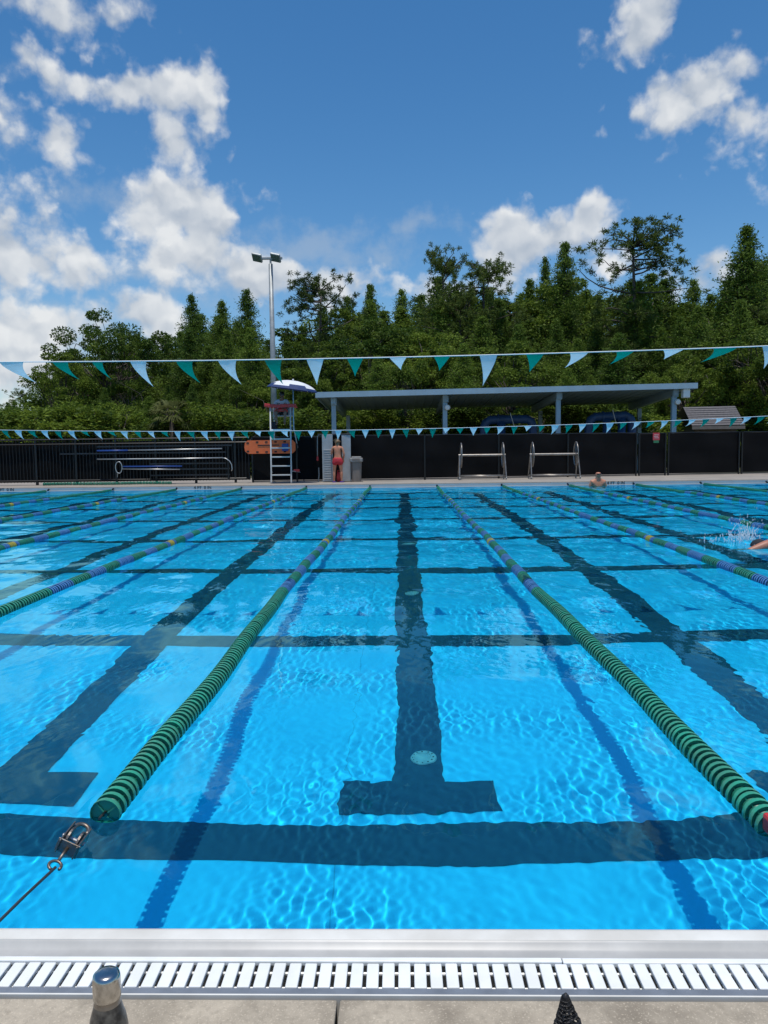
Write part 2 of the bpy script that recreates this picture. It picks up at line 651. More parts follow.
# floor, walls
fl = MB().quad((-PW, -.0, -DEP), (PW, -.0, -DEP), (PW, PL, -DEP), (-PW, PL, -DEP)).build('pool_floor', M['pool_paint'])
struct(fl)
wl = MB()
wl.quad((-PW, PL, -DEP), (PW, PL, -DEP), (PW, PL, -.012), (-PW, PL, -.012))
wl.quad((PW, -.0, -DEP), (-PW, -.0, -DEP), (-PW, -.0, -.0), (PW, -.0, -.0))
wl.quad((-PW, 0, -DEP), (-PW, PL, -DEP), (-PW, PL, .1), (-PW, 0, .1))
wl.quad((PW, PL, -DEP), (PW, 0, -DEP), (PW, 0, .1), (PW, PL, .1))
wl = struct(wl.build('pool_wall', M['pool_paint']))
fw_ = MB()
fw_.box((0, PL + .03, DZ / 2 - .022), (2 * PW, .056, DZ - .0))          # raised far wall face above the water
far_wall = struct(fw_.build('far_pool_wall', M['tile_white']))
fc = MB()
fc.bev((0, PL - .004, .008), (2 * PW - .02, .05, .03), .008)
struct(fc.build('far_coping', M['tile_white']))
RECV = [fl, wl]

LC = [.03 + 2.1 * k for k in range(-7, 8)]     # lane centres
z1, z2 = -DEP + .004, -DEP + .008
BANDS = [1.53, 4.27, 7.2, 9.95, 12.94, 15.8, 18.5, 21.1]
LW = .265


def flat(name, rects, z, m, par):
    b = MB()
    for x0, x1, y0, y1 in rects:
        b.quad((x0, y0, z), (x1, y0, z), (x1, y1, z), (x0, y1, z))
    o = b.build(name, m, par)
    RECV.append(o)
    return o


for c in LC:
    flat('lane_line', [(c - LW / 2, c + LW / 2, 2.06, PL - 2.06), (c - .4, c + .4, 1.76, 2.06), (c - .4, c + .4, PL - 2.06, PL - 1.76)], z2, M['line_paint'], fl)
for y in BANDS:
    hw = .145
    flat('cross_line', [(-PW, PW, y - hw, y + hw)], z1, M['line_paint'], fl)
for y in (2.3, 5.91, 9.5, 13.0):                 # round covers on the centre line
    dm = MB().lathe([(0, .012), (.05, .012), (.052, .016), (.075, .014), (.08, .004)], (.055, y, z2), 28)
    o = dm.build('inlet_cover', M['tile_white'], fl, True, 30)
    RECV.append(o)
    dk = MB()
    for k in range(12):
        a = k * PI / 6
        dk.box((.055 + .063 * math.cos(a), y + .063 * math.sin(a), z2 + .0165), (.007, .007, .004), a)
    o = dk.build('cover_slot', M['paint_black'], o)
    RECV.append(o)

# gutter edge: rolled lip, strip, grate, metal angle
lip = MB().extrude_x([(.0, -.1), (.003, -.02), (.002, .001), (-.004, .0075), (-.014, .0098), (-.05, .0095)], -PW, PW)
struct(lip.build('pool_coping', M['lip'], None, True, 40))
lip = MB().extrude_x([(-.0502, .0093), (-.056, .006), (-.064, -.004), (-.076, -.0075), (-.088, -.006), (-.098, -.006), (-.0982, -.06)], -PW, PW)
struct(lip.build('coping_channel', M['lip_grey'], None, True, 40))
gt = thing('gutter_grate', 'white slatted gutter grate running along the near pool edge', 'grate', (0, -.155, -.013))
GO = -.155
b = MB()
b.bev((-PW / 2 + .16, -.1075 - GO, .006), (PW + .318, .016, .014), .003)
b.bev((PW / 2 + .16, -.1075 - GO, .0045), (PW - .322, .018, .014), .003)
b.build('edge_strip', M['grate_white'], gt)
b = MB()
n = int(2 * 6.2 / .0368)
rg = random.Random(4)
for k in range(n):
    x = -6.2 + k * .0368
    b.bev((x, -.1605 - GO, .005 + rg.uniform(-.0006, .0006)), (.0282, .083, .012), .0025, rg.uniform(-.006, .006))
b.build('slats', M['grate_white'], gt)
b = MB()
for yy in (-.135, -.186):
    b.tube([(-6.2, yy - GO, -.005), (6.2, yy - GO, -.005)], .004, 6)
b.build('cross_rods', M['grate_white'], gt)
ch = MB().extrude_x([(-.0985, -.014), (-.1, -.11), (-.2, -.11), (-.2035, -.012)], -PW, PW)
struct(ch.build('gutter_channel', M['lip_grey'], None))
b = MB().extrude_x([(-.2035, -.012), (-.2045, -.003), (-.232, -.002)], -PW, PW)
struct(b.build('gutter_edge', M['gutter_metal'], None))
b = MB().extrude_x([(-.2322, -.003), (-.233, .0045), (-.2375, .0045), (-.2385, -.06)], -PW, PW)
struct(b.build('gutter_rim', M['lip'], None))


# water: a real rippled surface
def water():
    rng = np.random.default_rng(7)
    xs = [0.]
    while xs[-1] < PW:
        xs.append(xs[-1] + .0092 + .0055 * max(0, xs[-1] - 1.6))
    xs = np.array(xs) * PW / xs[-1]
    xs = np.concatenate([-xs[:0:-1], xs])
    ys = [0.]
    while ys[-1] < PL:
        ys.append(ys[-1] + max(.0092, .0042 * (ys[-1] + 1.0)))
    ys = np.array(ys)
    ys *= PL / ys[-1]
    X, Y = np.meshgrid(xs.astype(np.float32), ys.astype(np.float32))
    Z = np.zeros_like(X)

    def waves(n, l0, l1, slope, th0=0., ths=PI, seed=0):
        r = np.random.default_rng(seed)
        out = np.zeros_like(X)
        for i in range(n):
            lam = math.exp(r.uniform(math.log(l0), math.log(l1)))
            th = th0 + r.normal(0, ths) if ths < 2 else r.uniform(0, 2 * PI)
            k = 2 * PI / lam
            out += (slope / k * math.sqrt(2 / n)) * np.sin(k * (X * math.cos(th) + Y * math.sin(th)) + r.uniform(0, 6.28))
        return out

    def patches(n, l0, seed):
        r = np.random.default_rng(seed)
        out = np.zeros_like(X)
        for i in range(n):
            lam = l0 * r.uniform(.7, 1.6)
            th = r.uniform(0, 2 * PI)
            out += np.sin(2 * PI / lam * (X * math.cos(th) + Y * math.sin(th)) + r.uniform(0, 6.28))
        return np.clip(.5 + out / n * 1.1, 0, 1)
    far = np.clip((Y - 3.8) / 7, 0, 1)
    right = np.clip((X + .2) / 2.2, 0, 1)
    Z += waves(26, .6, 2.2, .024, seed=1) * (.55 + .7 * far)
    Z += waves(40, .2, .6, .030, seed=2) * (.16 + .95 * far) * (.4 + .9 * patches(6, 3.0, 11)) * (.75 + .5 * right)
    Z += (waves(60, .033, .07, .021, 0.0, .36, seed=3) * np.clip(1 - 2.2 * far, 0, 1) + .6 * waves(50, .06, .13, .03, 0.1, .4, seed=8)) * (.55 - .2 * far + .25 * right * (1 - far)) * (.08 + 1.5 * patches(7, 1.1, 12) ** 2.1)
    Z += waves(50, .05, .18, .029, .75, .6, seed=5) * (.12 + .75 * far + .35 * right * (1 - far)) * (.15 + patches(7, 2.2, 13) ** 1.3)
    V = np.stack([X, Y, Z], -1).reshape(-1, 3)
    ny, nx = X.shape
    I = np.arange(ny * nx, dtype=np.int32).reshape(ny, nx)
    F = np.stack([I[:-1, :-1], I[:-1, 1:], I[1:, 1:], I[1:, :-1]], -1).reshape(-1, 4)
    o = np_mesh('water', V, F, M['water'], None, True)
    struct(o)
    o.cycles.is_caustics_caster = True
    return o


water()


# ------------------------------------------------------------------ fences
def fence_pt(x):
    if x < -2.5:
        return 24.6 + (x + 16) / 13.5 * .6
    return 25.2 + (x + 2.5) / 18.5 * 3.3


def fy(x):
    return Vector((x, fence_pt(x), 0))


def sheet(b, x0, x1, z0, z1, n, amp, seed, off=0.):
    """a slightly billowing screen hung between x0 and x1"""
    r = random.Random(seed)
    ph = [r.uniform(0, 6.28) for _ in range(4)]
    m = 7
    o = len(b.v)
    for i in range(n + 1):
        x = x0 + (x1 - x0) * i / n
        for j in range(m + 1):
            z = z0 + (z1 - z0) * j / m
            y = fence_pt(x) + off + amp * (math.sin(x * 3.1 + ph[0]) + .6 * math.sin(x * 7.3 + z * 2 + ph[1]) + .5 * math.sin(z * 7 + x + ph[2])) * math.sin(PI * j / m)
            zz = z + (.015 * math.sin(x * 4 + ph[3]) if j == m else 0)
            b.v.append((x, y, zz))
    for i in range(n):
        for j in range(m):
            q = o + i * (m + 1) + j
            b.f.append((q, q + m + 1, q + m + 2, q + 1))


# left: black picket fence with a dark screen behind it
FZ = 1.64
pf = thing('picket_fence', 'black metal picket fence with dark screen left of the lifeguard chair', 'fence', (-10, 24.9, DZ))
pf_o = Vector(pf.location)
b = MB()
x = -17.0
while x < -5.35:
    p = fy(x) - pf_o
    b.box((p.x, p.y, (FZ - .02) / 2 + .05 - DZ * 0), (.02, .02, FZ - .1))
    x += .115
b.build('pickets', M['black_metal'], pf)
x = -16.9
while x < -5.3:
    p = fy(x) - pf_o
    MB().box((p.x, p.y, .86), (.075, .075, 1.72)).build('post', M['black_metal'], pf)
    x += 1.38
for zz in (.16, 1.42, 1.58):
    a, c = fy(-17) - pf_o, fy(-5.35) - pf_o
    MB().tube([(a.x, a.y - .03, zz), (c.x, c.y - .03, zz)], .022, 4).build('rail', M['black_metal'], pf)
b = MB()
sheet(b, -17, -5.35, DZ + .1, DZ + 1.5, 60, .012, 2, .06)
b.v = [tuple(Vector(q) - pf_o) for q in b.v]
b.build('screen', M['black_fabric'], pf, True)

# bench-like storage shelf rails seen on that fence
sh = thing('wall_rack', 'dark grey rack of five horizontal bars on the picket fence behind the rescue poles', 'rack', (-8, 24.8, DZ))
so = Vector(sh.location)
for (x0, x1, py) in ((97, 232, 446), (60, 226, 453), (150, 226, 463.5), (150, 230, 469), (150, 230, 475)):
    a, c = aty(x0, py + .5, 24.78), aty(x1, py - .5, 24.86)
    MB().box((a + c) / 2 - so, ((c - a).length, .035, .05), math.atan2(c.y - a.y, c.x - a.x)).build('bar', M['fence_rail'], sh)
for px in (150, 228):
    a, c = aty(px, 444, 24.86), aty(px, 480, 24.86)
    MB().box((a + c) / 2 - so, (.04, .04, abs(c.z - a.z))).build('upright', M['black_metal'], sh)


def screen_fence(x0, x1, label, seed, posts, ztop=1.57, name='screen_fence'):
    mid = (x0 + x1) / 2
    t = thing(name, label, 'fence', (mid, fence_pt(mid), DZ))
    o = Vector(t.location)
    b = MB()
    sheet(b, x0, x1, DZ + .07, DZ + ztop, max(8, int((x1 - x0) * 5)), .035, seed)
    b.v = [tuple(Vector(q) - o) for q in b.v]
    b.build('screen', M['black_fabric'], t, True)
    for px in posts:
        p = fy(px) - o
        MB().tube([(p.x, p.y - .035, 0), (p.x, p.y - .035, ztop + .03)], .035, 8).build('post', M['black_metal'], t)
    a, c = fy(x0) - o, fy(x1) - o
    MB().tube([(a.x, a.y + .03, ztop + .01), (c.x, c.y + .03, ztop + .01)], .022, 6).build('top_rail', M['black_metal'], t)
    MB().tube([(a.x, a.y + .03, .04), (c.x, c.y + .03, .04)], .018, 6).build('bottom_rail', M['fence_rail'], t)
    return t


XG0, XG1, XH = aty(640, 460, 26.9).x, aty(670, 460, 27.1).x, aty(744, 460, 27.6).x
screen_fence(-5.3, -2.0, 'black screened fence section behind the lifeguard chair and the locker', 3, (-5.25, -3.7))
screen_fence(-1.95, XG0 - .02, 'long black screened fence section behind the two lane reels', 4, (-1.9, .8, 3.5, 6.1, XG0 - .06), 1.59)
screen_fence(XG0 + .02, XG1 - .04, 'black screened gate carrying the small red sign', 5, (XG0 + .06, XG1 - .08), 1.57, 'screen_gate')
screen_fence(XG1, XH - .02, 'black screened fence section below the grey shingled hut', 6, (XG1 + .04, XH - .06), 1.59)
screen_fence(XH + .02, 17.5, 'black screened fence section at the right end, past the hut', 7, (XH + .06, 14.5, 17.3), 1.59)

# ------------------------------------------------------------------ lane ropes
def rope_mesh(y0, y1, ypos, pitch=.05):
    """float discs of one colour between y0 and y1"""
    seg = 22
    prof = [(.013, .0), (.051, .0), (.052, -.009), (.0545, -.0095), (.0555, 0), (.0545, .0095), (.052, .009), (.051, .001), (.013, .001)]
    prof = [(r_ * .94, y_) for r_, y_ in prof]
    a = np.arange(seg) * 2 * PI / seg
    base = np.concatenate([np.stack([r * np.cos(a), np.full(seg, y), r * np.sin(a)], -1) for r, y in prof])
    fs = []
    for i in range(len(prof) - 1):
        for k in range(seg):
            fs.append((i * seg + k, i * seg + (k + 1) % seg, (i + 1) * seg + (k + 1) % seg, (i + 1) * seg + k))
    spv = []
    for k in range(4):                       # stiffening ribs on the disc face
        an = k * PI / 2 + PI / 4
        u = np.array([math.cos(an), 0, math.sin(an)])
        n = np.array([-math.sin(an), 0, math.cos(an)]) * .0022
        q = len(base) + len(spv)
        for yy in (-.007, .008):
            for rr in (.01, .051):
                for sgn in (-1, 1):
                    spv.append(u * rr + n * sgn + np.array([0, yy, 0]))
        fs += [(q, q + 2, q + 6, q + 4), (q + 1, q + 5, q + 7, q + 3), (q, q + 1, q + 3, q + 2)]
    base = np.concatenate([base, np.array(spv)])
    fs = np.array(fs)
    ypos = np.asarray(ypos)
    V, F = [], []
    for y in ypos:
        r = np.random.default_rng(int(y * 1000))
        w = .12 * math.sin(y * 7) + r.normal(0, .12)
        tl = r.normal(0, .09)
        ca, sa = math.cos(w), math.sin(w)
        B = base.copy()
        B[:, 1] += B[:, 0] * tl * .5 + B[:, 2] * r.normal(0, .04)
        B = np.stack([B[:, 0] * ca - B[:, 2] * sa, B[:, 1] + y, B[:, 0] * sa + B[:, 2] * ca], -1)
        B[:, 0] += .014 * math.sin(y * .9) + .005 * math.sin(y * 3.7)
        B[:, 1] += r.normal(0, .004)
        B[:, 2] += .004 * math.sin(y * 2.3)
        F.append(fs + sum(len(q) for q in V))
        V.append(B)
    return np.concatenate(V), np.concatenate(F)


def disc_sets(y0):
    """the rope's contiguous colour sections, each a list of float positions"""
    ys = np.arange(y0, PL - .35, .043)
    out = []
    for y in ys:
        yy = y if y < PL / 2 else PL - y
        if yy < 4.63:
            k = 'green'
        elif abs((y - 8.05) if y < PL / 2 else (y - 16.2)) < .09:
            k = 'yellow'
        else:
            k = 'blue' if int((yy - 4.63) / .4) % 2 == 0 else 'green'
        if not out or out[-1][0] != k:
            out.append((k, []))
        out[-1][1].append(y)
    return out


def tensioner(par, y):
    b = MB()
    rot = Matrix.Rotation(.45, 3, 'Y') @ Matrix.Rotation(.1, 3, 'X')

    def pt(x, yy, z):
        return rot @ (Vector((x, yy, z)) * .8) + Vector((0, y, .03))
    for s in (-1, 1):
        b.bev(pt(s * .034, 0, 0), (.005, .1, .045), .002, m=rot)
    b.bev(pt(0, -.05, 0), (.07, .006, .045), .002, m=rot)
    t = b.build('tensioner', M['dull_steel'], par)
    MB().tube([pt(-.045, .0, .0), pt(.045, .0, .0)], .008, 10).build('spindle', M['steel'], t, True, 40)
    b = MB()
    for s in (-.02, .02):
        b.lathe([(.012, -.003), (.032, -.003), (.032, .003), (.012, .003)], pt(s, .0, 0), 18, rot @ Matrix.Rotation(PI / 2, 3, 'Y'))
    b.build('ratchet_wheel', M['dull_steel'], t)
    MB().tube([pt(.028 * math.cos(k * .32), .06 + .03 * math.sin(k * .32) * 1.1, .004) for k in range(-1, 12)], .007, 8).build('bail', M['dull_steel'], t, True)
    b = MB().tube([pt(0, -.05, 0), pt(0, -.11, -.012)], .005, 8)
    hk = []
    for k in range(15):
        a = -.4 + k * .36
        hk.append(pt(.022 * math.cos(a), -.135 + .024 * math.sin(a), -.016))
    b.tube(hk, .0045, 8)
    b.build('hook', M['dull_steel'], t, True)
    return t


def rope(name, label, cx, yend, near='tension'):
    t = thing(name, label, 'lane rope', (cx, 0, .012), 0, 'lane ropes floating on the pool')
    for k, ys in disc_sets(yend):
        V, F = rope_mesh(0, 0, ys)
        np_mesh(k + '_floats', V, F, M['rope_' + k], t, True).data.set_sharp_from_angle(angle=R(35))
    MB().tube([(.014 * math.sin(y * .9) + .005 * math.sin(y * 3.7), y, .004 * math.sin(y * 2.3)) for y in np.linspace(yend + .02, PL - .37, 90)], .036, 12).build('core', M['rope_core'], t, True)  # tube added to even the rope's floor shadow; also darkens the disc gaps
    MB().tube([(0, yend - .03, 0), (0, PL - .02, .02)], .0045, 6).build('cable', M['cable'], t)
    MB().tube([(0, PL - .12, .03), (0, PL - .05, .06)], .03, 8).build('wall_anchor', M['black_metal'], t)
    return t


LXS = [.03 + 2.09 * (k + .5) for k in range(-7, 7)]
LXS[6], LXS[7] = -1.055, 1.09
ropeA = rope('lane_rope', 'green lane rope left of the centre lane, ending in a rusty ratchet and hook', LXS[6], .6)
ordinal = {1: 'second', 2: 'third', 3: 'fourth', 4: 'fifth', 5: 'sixth', 6: 'seventh'}
for i, x in enumerate(LXS):
    if i == 6:
        continue
    if i == 7:
        lb = 'green lane rope right of the centre lane, with a red clamp at its near end'
    elif i < 6:
        lb = '%s green and blue lane rope to the left of the centre lane' % ordinal[6 - i]
    else:
        lb = '%s green and blue lane rope to the right of the centre lane' % ordinal[i - 7]
    r_ = dup(ropeA, (x, -.1 if i == 7 else (i * 37 % 11) * .01 - .05, .012), 0, lb)
    if i == 7:
        b = MB()
        b.bev((-.008, .545, .035), (.045, .08, .06), .012)
        b.tube([(0, .6, .0), (0, .04, .0)], .004, 6)
        cl = b.build('clamp', M['red_plastic'], r_)
        MB().tube([(-.02, .53, .03), (.044, .53, .03)], .007, 8).build('pin', M['steel'], cl)
tensioner(ropeA, .375)
MB().tube([(0, .25, .014), (-.02, .12, .012), (-.04, .002, .004)], .0042, 8).build('end_cable', M['cable'], ropeA)

# ------------------------------------------------------------------ backstroke flags
def pennant(name, m, par, p, wdt, tip, curl=0., flip=0.):
    """triangular pennant hanging at p (local), top width wdt along x; tip = offset of the point"""
    b = MB()
    n = 7
    tip = Vector(tip)
    for i in range(n + 1):
        s = i / n
        h = wdt * (1 - s) ** 1.2 / 2
        # the cloth hangs straight first and bends towards the tip
        q = Vector((tip.x * s ** 1.7, tip.y * s ** 1.4, tip.z * (s ** .85)))
        for a in (-1, 0, 1):
            bulge = curl * math.sin(PI * s) * (1 - a * a)
            b.v.append((p[0] + q.x + a * h, p[1] + q.y + bulge - a * h * curl * 3, p[2] + q.z))
    for i in range(n):
        for a in range(2):
            k = i * 3 + a
            b.f.append((k, k + 1, k + 4, k + 3))
    return b.build(name, m, par, True)


def flagline(label, Y, zf, pennants, x0, x1, rc, cord_mat):
    t = thing('pennant_line', label, 'flag line', (0, Y, 0), 0, 'backstroke flag lines across the pool')
    pts = [(x0 + (x1 - x0) * k / 40, 0, zf(x0 + (x1 - x0) * k / 40)) for k in range(41)]
    MB().tube(pts, rc, 8).build('cord', cord_mat, t, True)
    for nm, x, wdt, tip, curl in pennants:
        pennant(nm, M['flag_pale'] if nm == 'pale_pennant' else M['flag_green'], t, (x, 0, zf(x) - rc * .4), wdt, tip, curl)
    return t


M['cord'] = mat('cord', (.72, .78, .8), .5)
YN = 4.57
pn = []
near = [(11, 'w', 23, 380, 24), (60, 'g', 67, 377, 16), (97, 'g', 99, 376, 9), (138, 'w', 145, 384.5, 16), (184, 'g', 193, 380.5, 17), (227, 'w', 236, 382, 18),
        (273, 'g', 279, 382, 17), (315, 'w', 314, 382.5, 17), (355, 'g', 353, 373, 16), (398, 'w', 401, 366, 17), (442, 'g', 441, 367, 16),
        (488.5, 'w', 485, 384, 17), (535, 'g', 535, 368.5, 17), (579, 'w', 572, 364, 18), (625, 'g', 619, 360.5, 17), (673, 'w', 676, 355, 20), (725, 'g', 713, 358.5, 23)]
P0, P1, P2 = aty(0, 362, YN), aty(384, 357.5, YN), aty(768, 346, YN)


def zn(x):
    # a light catenary between the two sides
    A = np.polyfit([P0.x, P1.x, P2.x], [P0.z, P1.z, P2.z], 2)
    return float(np.polyval(A, x)) if abs(x) < 4 else float(np.polyval(A, 4 * (1 if x > 0 else -1))) + .01 * (abs(x) - 4)


rf = random.Random(3)
for cx, c, tx, ty, wpx in near:
    p = aty(cx, 357.5, YN)
    q = aty(tx, ty, YN)
    dx, dz = q.x - p.x, q.z - zn(p.x)
    full = .3
    dy = math.sqrt(max(0, full ** 2 - dx * dx - dz * dz))
    pn.append(('pale_pennant' if c == 'w' else 'green_pennant', p.x, max(.09, wpx * .0084), (dx, dy, dz), rf.uniform(-.012, .012)))
x = pn[-1][1] + .37
k = 0
while x < 6:
    pn.append((('pale_pennant', 'green_pennant')[k % 2], x, .14, (rf.uniform(-.1, .02), rf.uniform(.05, .2), -rf.uniform(.08, .2)), 0))
    pn.append((('green_pennant', 'pale_pennant')[k % 2], -x - .72, .14, (rf.uniform(-.02, .1), rf.uniform(.05, .15), -rf.uniform(.1, .2)), 0))
    x += .37
    k += 1
flagline('near line of pale blue and green pennants high across the pool', YN, zn, pn, -PW - .4, PW + .4, .0046, M['cord'])

YF = 18.29
Q0, Q1, Q2 = aty(0, 430, YF), aty(384, 429.5, YF), aty(768, 416, YF)


def zfar(x):
    A = np.polyfit([Q0.x, Q1.x, Q2.x], [Q0.z, Q1.z, Q2.z], 2)
    return float(np.polyval(A, x))


xw = aty(446.4, 428, YF).x
pn = []
for k in range(-42, 42):
    x = xw + k * .352
    if not -14 < x < 14:
        continue
    left = np.clip(-x / 9, -1, 1)
    lng = rf.random() < .62
    dz = -rf.uniform(.2, .26) if lng else -rf.uniform(.12, .2)
    dx = .09 * left + rf.uniform(-.05, .05)
    dy = math.sqrt(max(0, .3 ** 2 - dx * dx - dz * dz))
    pn.append((('pale_pennant', 'green_pennant')[k % 2], x, rf.uniform(.17, .21), (dx, dy, dz), rf.uniform(-.02, .02)))
flagline('far line of small pale and green pennants in front of the black fence', YF, zfar, pn, -PW - .4, PW + .4, .006, M['cord'])


# ------------------------------------------------------------------ people
def skin_mesh(name, J, E, m, parent, sub=2, root='pelvis'):
    names = list(J)
    me = bpy.data.meshes.new(name)
    me.from_pydata([J[k][0] for k in names], [(names.index(a), names.index(b)) for a, b in E], [])
    o = bpy.data.objects.new(name, me)
    col.objects.link(o)
    md = o.modifiers.new('s', 'SKIN')
    md.use_smooth_shade = True
    sv = me.skin_vertices[0].data
    for i, k in enumerate(names):
        r = J[k][1]
        sv[i].radius = (r, r) if not isinstance(r, tuple) else r
        sv[i].use_root = (k == root)
    ss = o.modifiers.new('u', 'SUBSURF')
    ss.levels = ss.render_levels = sub
    dg = bpy.context.evaluated_depsgraph_get()
    ev = o.evaluated_get(dg)
    nm = bpy.data.meshes.new_from_object(ev)
    bpy.data.objects.remove(o)
    nm.name = name
    nm.materials.clear()
    nm.materials.append(m)
    nm.polygons.foreach_set('use_smooth', np.ones(len(nm.polygons), bool))
    o = bpy.data.objects.new(name, nm)
    col.objects.link(o)
    o.parent = parent
    return o


def hand(J, E, wrist, dirv, side, H, tagn, palm_n=None):
    """palm, four fingers and a thumb, slightly curled"""
    w0 = Vector(J[wrist][0])
    dv = Vector(dirv).normalized()
    sv = Vector(side).normalized()
    nv = dv.cross(sv).normalized()
    k = H
    J[tagn + 'palm'] = (tuple(w0 + dv * .045 * k), .019 * k)
    E.append((wrist, tagn + 'palm'))
    for i, (off, ln) in enumerate(((-.018, .034), (-.006, .04), (.006, .037), (.017, .029))):
        a = w0 + dv * .058 * k + sv * off * k
        b = a + dv * ln * .55 * k + nv * .004 * k
        c = b + dv * ln * .4 * k + nv * .012 * k
        for q, pos, r in ((0, a, .0062), (1, b, .0056), (2, c, .0046)):
            J[tagn + 'f%d%d' % (i, q)] = (tuple(pos), r * k)
        E += [(tagn + 'palm', tagn + 'f%d0' % i), (tagn + 'f%d0' % i, tagn + 'f%d1' % i), (tagn + 'f%d1' % i, tagn + 'f%d2' % i)]
    a = w0 + dv * .025 * k - sv * .022 * k + nv * .006 * k
    b = a + dv * .022 * k - sv * .012 * k + nv * .006 * k
    J[tagn + 't0'] = (tuple(a), .007 * k)
    J[tagn + 't1'] = (tuple(b), .0055 * k)
    E += [(tagn + 'palm', tagn + 't0'), (tagn + 't0', tagn + 't1')]


def head(J, E, neck, base, up, fwd, H):
    """skull, jaw, nose and ears; base is the centre of the head"""
    up, fwd = Vector(up).normalized(), Vector(fwd).normalized()
    sd = fwd.cross(up).normalized()
    c = Vector(base)
    J['skull'] = (tuple(c + up * .012 * H - fwd * .006 * H), .05 * H)
    J['crown'] = (tuple(c + up * .04 * H - fwd * .004 * H), .038 * H)
    J['jaw'] = (tuple(c - up * .034 * H + fwd * .016 * H), .03 * H)
    J['nose'] = (tuple(c - up * .006 * H + fwd * .057 * H), .008 * H)
    E += [(neck, 'skull'), ('skull', 'crown'), ('skull', 'jaw'), ('skull', 'nose')]
    for s in (-1, 1):
        J['ear%d' % s] = (tuple(c + sd * s * .05 * H - fwd * .006 * H), .009 * H)
        E.append(('skull', 'ear%d' % s))
    return sd


def eyes(par, base, up, fwd, H):
    up, fwd = Vector(up).normalized(), Vector(fwd).normalized()
    sd = fwd.cross(up).normalized()
    for s in (-1, 1):
        MB().ball(Vector(base) + sd * s * .02 * H + fwd * .044 * H + up * .006 * H, .0075 * H, 8, 6).build('eye', M['lens'], par, True)


# the standing person in red shorts, seen from behind
gp = atz(338, 482.3, DZ)
H = 1.5
t = thing('person', 'person seen from behind in red shorts reaching into the open locker', 'person', (gp.x, gp.y, DZ))
pz = lambda x, y, z: (x * H, y * H, z * H)
J = {'pelvis': (pz(0, 0, .525), (.088 * H, .062 * H)), 'belly': (pz(0, .005, .60), (.074 * H, .056 * H)), 'chest': (pz(-.003, .01, .70), (.09 * H, .062 * H)),
     'upper': (pz(-.005, .015, .785), (.07 * H, .052 * H)), 'neck': (pz(-.008, .026, .845), .03 * H)}
E = [('pelvis', 'belly'), ('belly', 'chest'), ('chest', 'upper'), ('upper', 'neck')]
for s, n_ in ((-1, 'l'), (1, 'r')):
    J[n_ + 'hip'] = (pz(s * .055, 0, .49), .056 * H)
    J[n_ + 'thigh'] = (pz(s * .07, .0, .39), .049 * H)
    J[n_ + 'knee'] = (pz(s * .078, .006, .275), .034 * H)
    J[n_ + 'calf'] = (pz(s * .082, -.008, .19), .035 * H)
    J[n_ + 'ankle'] = (pz(s * .085, -.006, .045), .02 * H)
    J[n_ + 'heel'] = (pz(s * .085, -.012, .022), .021 * H)
    J[n_ + 'toe'] = (pz(s * .098, .095, .014), .015 * H)
    for a_, b_ in (('pelvis', n_ + 'hip'), (n_ + 'hip', n_ + 'thigh'), (n_ + 'thigh', n_ + 'knee'), (n_ + 'knee', n_ + 'calf'), (n_ + 'calf', n_ + 'ankle'), (n_ + 'ankle', n_ + 'heel'), (n_ + 'heel', n_ + 'toe')):
        E.append((a_, b_))
J['lsh'] = (pz(-.105, .012, .79), .034 * H)
J['lel'] = (pz(-.145, .03, .64), .025 * H)
J['lwr'] = (pz(-.15, .11, .70), .017 * H)
J['rsh'] = (pz(.105, .012, .785), .034 * H)
J['rel'] = (pz(.15, .0, .63), .025 * H)
J['rwr'] = (pz(.125, .08, .53), .017 * H)
E += [('upper', 'lsh'), ('lsh', 'lel'), ('lel', 'lwr'), ('upper', 'rsh'), ('rsh', 'rel'), ('rel', 'rwr')]
hand(J, E, 'lwr', (.1, .6, .5), (0, -.5, .8), H, 'lh')
hand(J, E, 'rwr', (-.1, .4, -.8), (1, .2, 0), H, 'rh')
hb = Vector(pz(-.022, .045, .918))
head(J, E, 'neck', hb, (-.15, .15, 1), (-.5, .85, -.25), H)
skin_mesh('body', J, E, M['skin'], t)
# hair: cap over the skull with a tail down the right of the neck
J = {'pelvis': (tuple(hb + Vector((.006, -.008, .012)) * H), .056 * H), 'top': (tuple(hb + Vector((-.005, .0, .045)) * H), .042 * H), 'back': (tuple(hb + Vector((.03, -.032, -.02)) * H), .04 * H),
     'tail': (tuple(hb + Vector((.045, -.04, -.09)) * H), .026 * H), 'end': (tuple(hb + Vector((.05, -.042, -.17)) * H), .012 * H)}
skin_mesh('hair', J, [('pelvis', 'top'), ('pelvis', 'back'), ('back', 'tail'), ('tail', 'end')], M['hair_blond'], t)
J = {'pelvis': (pz(0, -.004, .525), (.116 * H, .088 * H)), 'waist': (pz(0, .0, .585), (.1 * H, .076 * H)), 'lh': (pz(-.06, -.004, .47), .078 * H), 'lk': (pz(-.076, 0, .375), .07 * H),
     'rh': (pz(.06, -.004, .47), .078 * H), 'rk': (pz(.076, 0, .375), .07 * H)}
skin_mesh('shorts', J, [('pelvis', 'waist'), ('pelvis', 'lh'), ('lh', 'lk'), ('pelvis', 'rh'), ('rh', 'rk')], M['red_shorts'], t)
for s in (-1, 1):
    MB().bev(pz(s * .091, .035, .009), (.075 * H, .19 * H, .024 * H), .006, s * -.1).build('sandal', M['purple'], t)
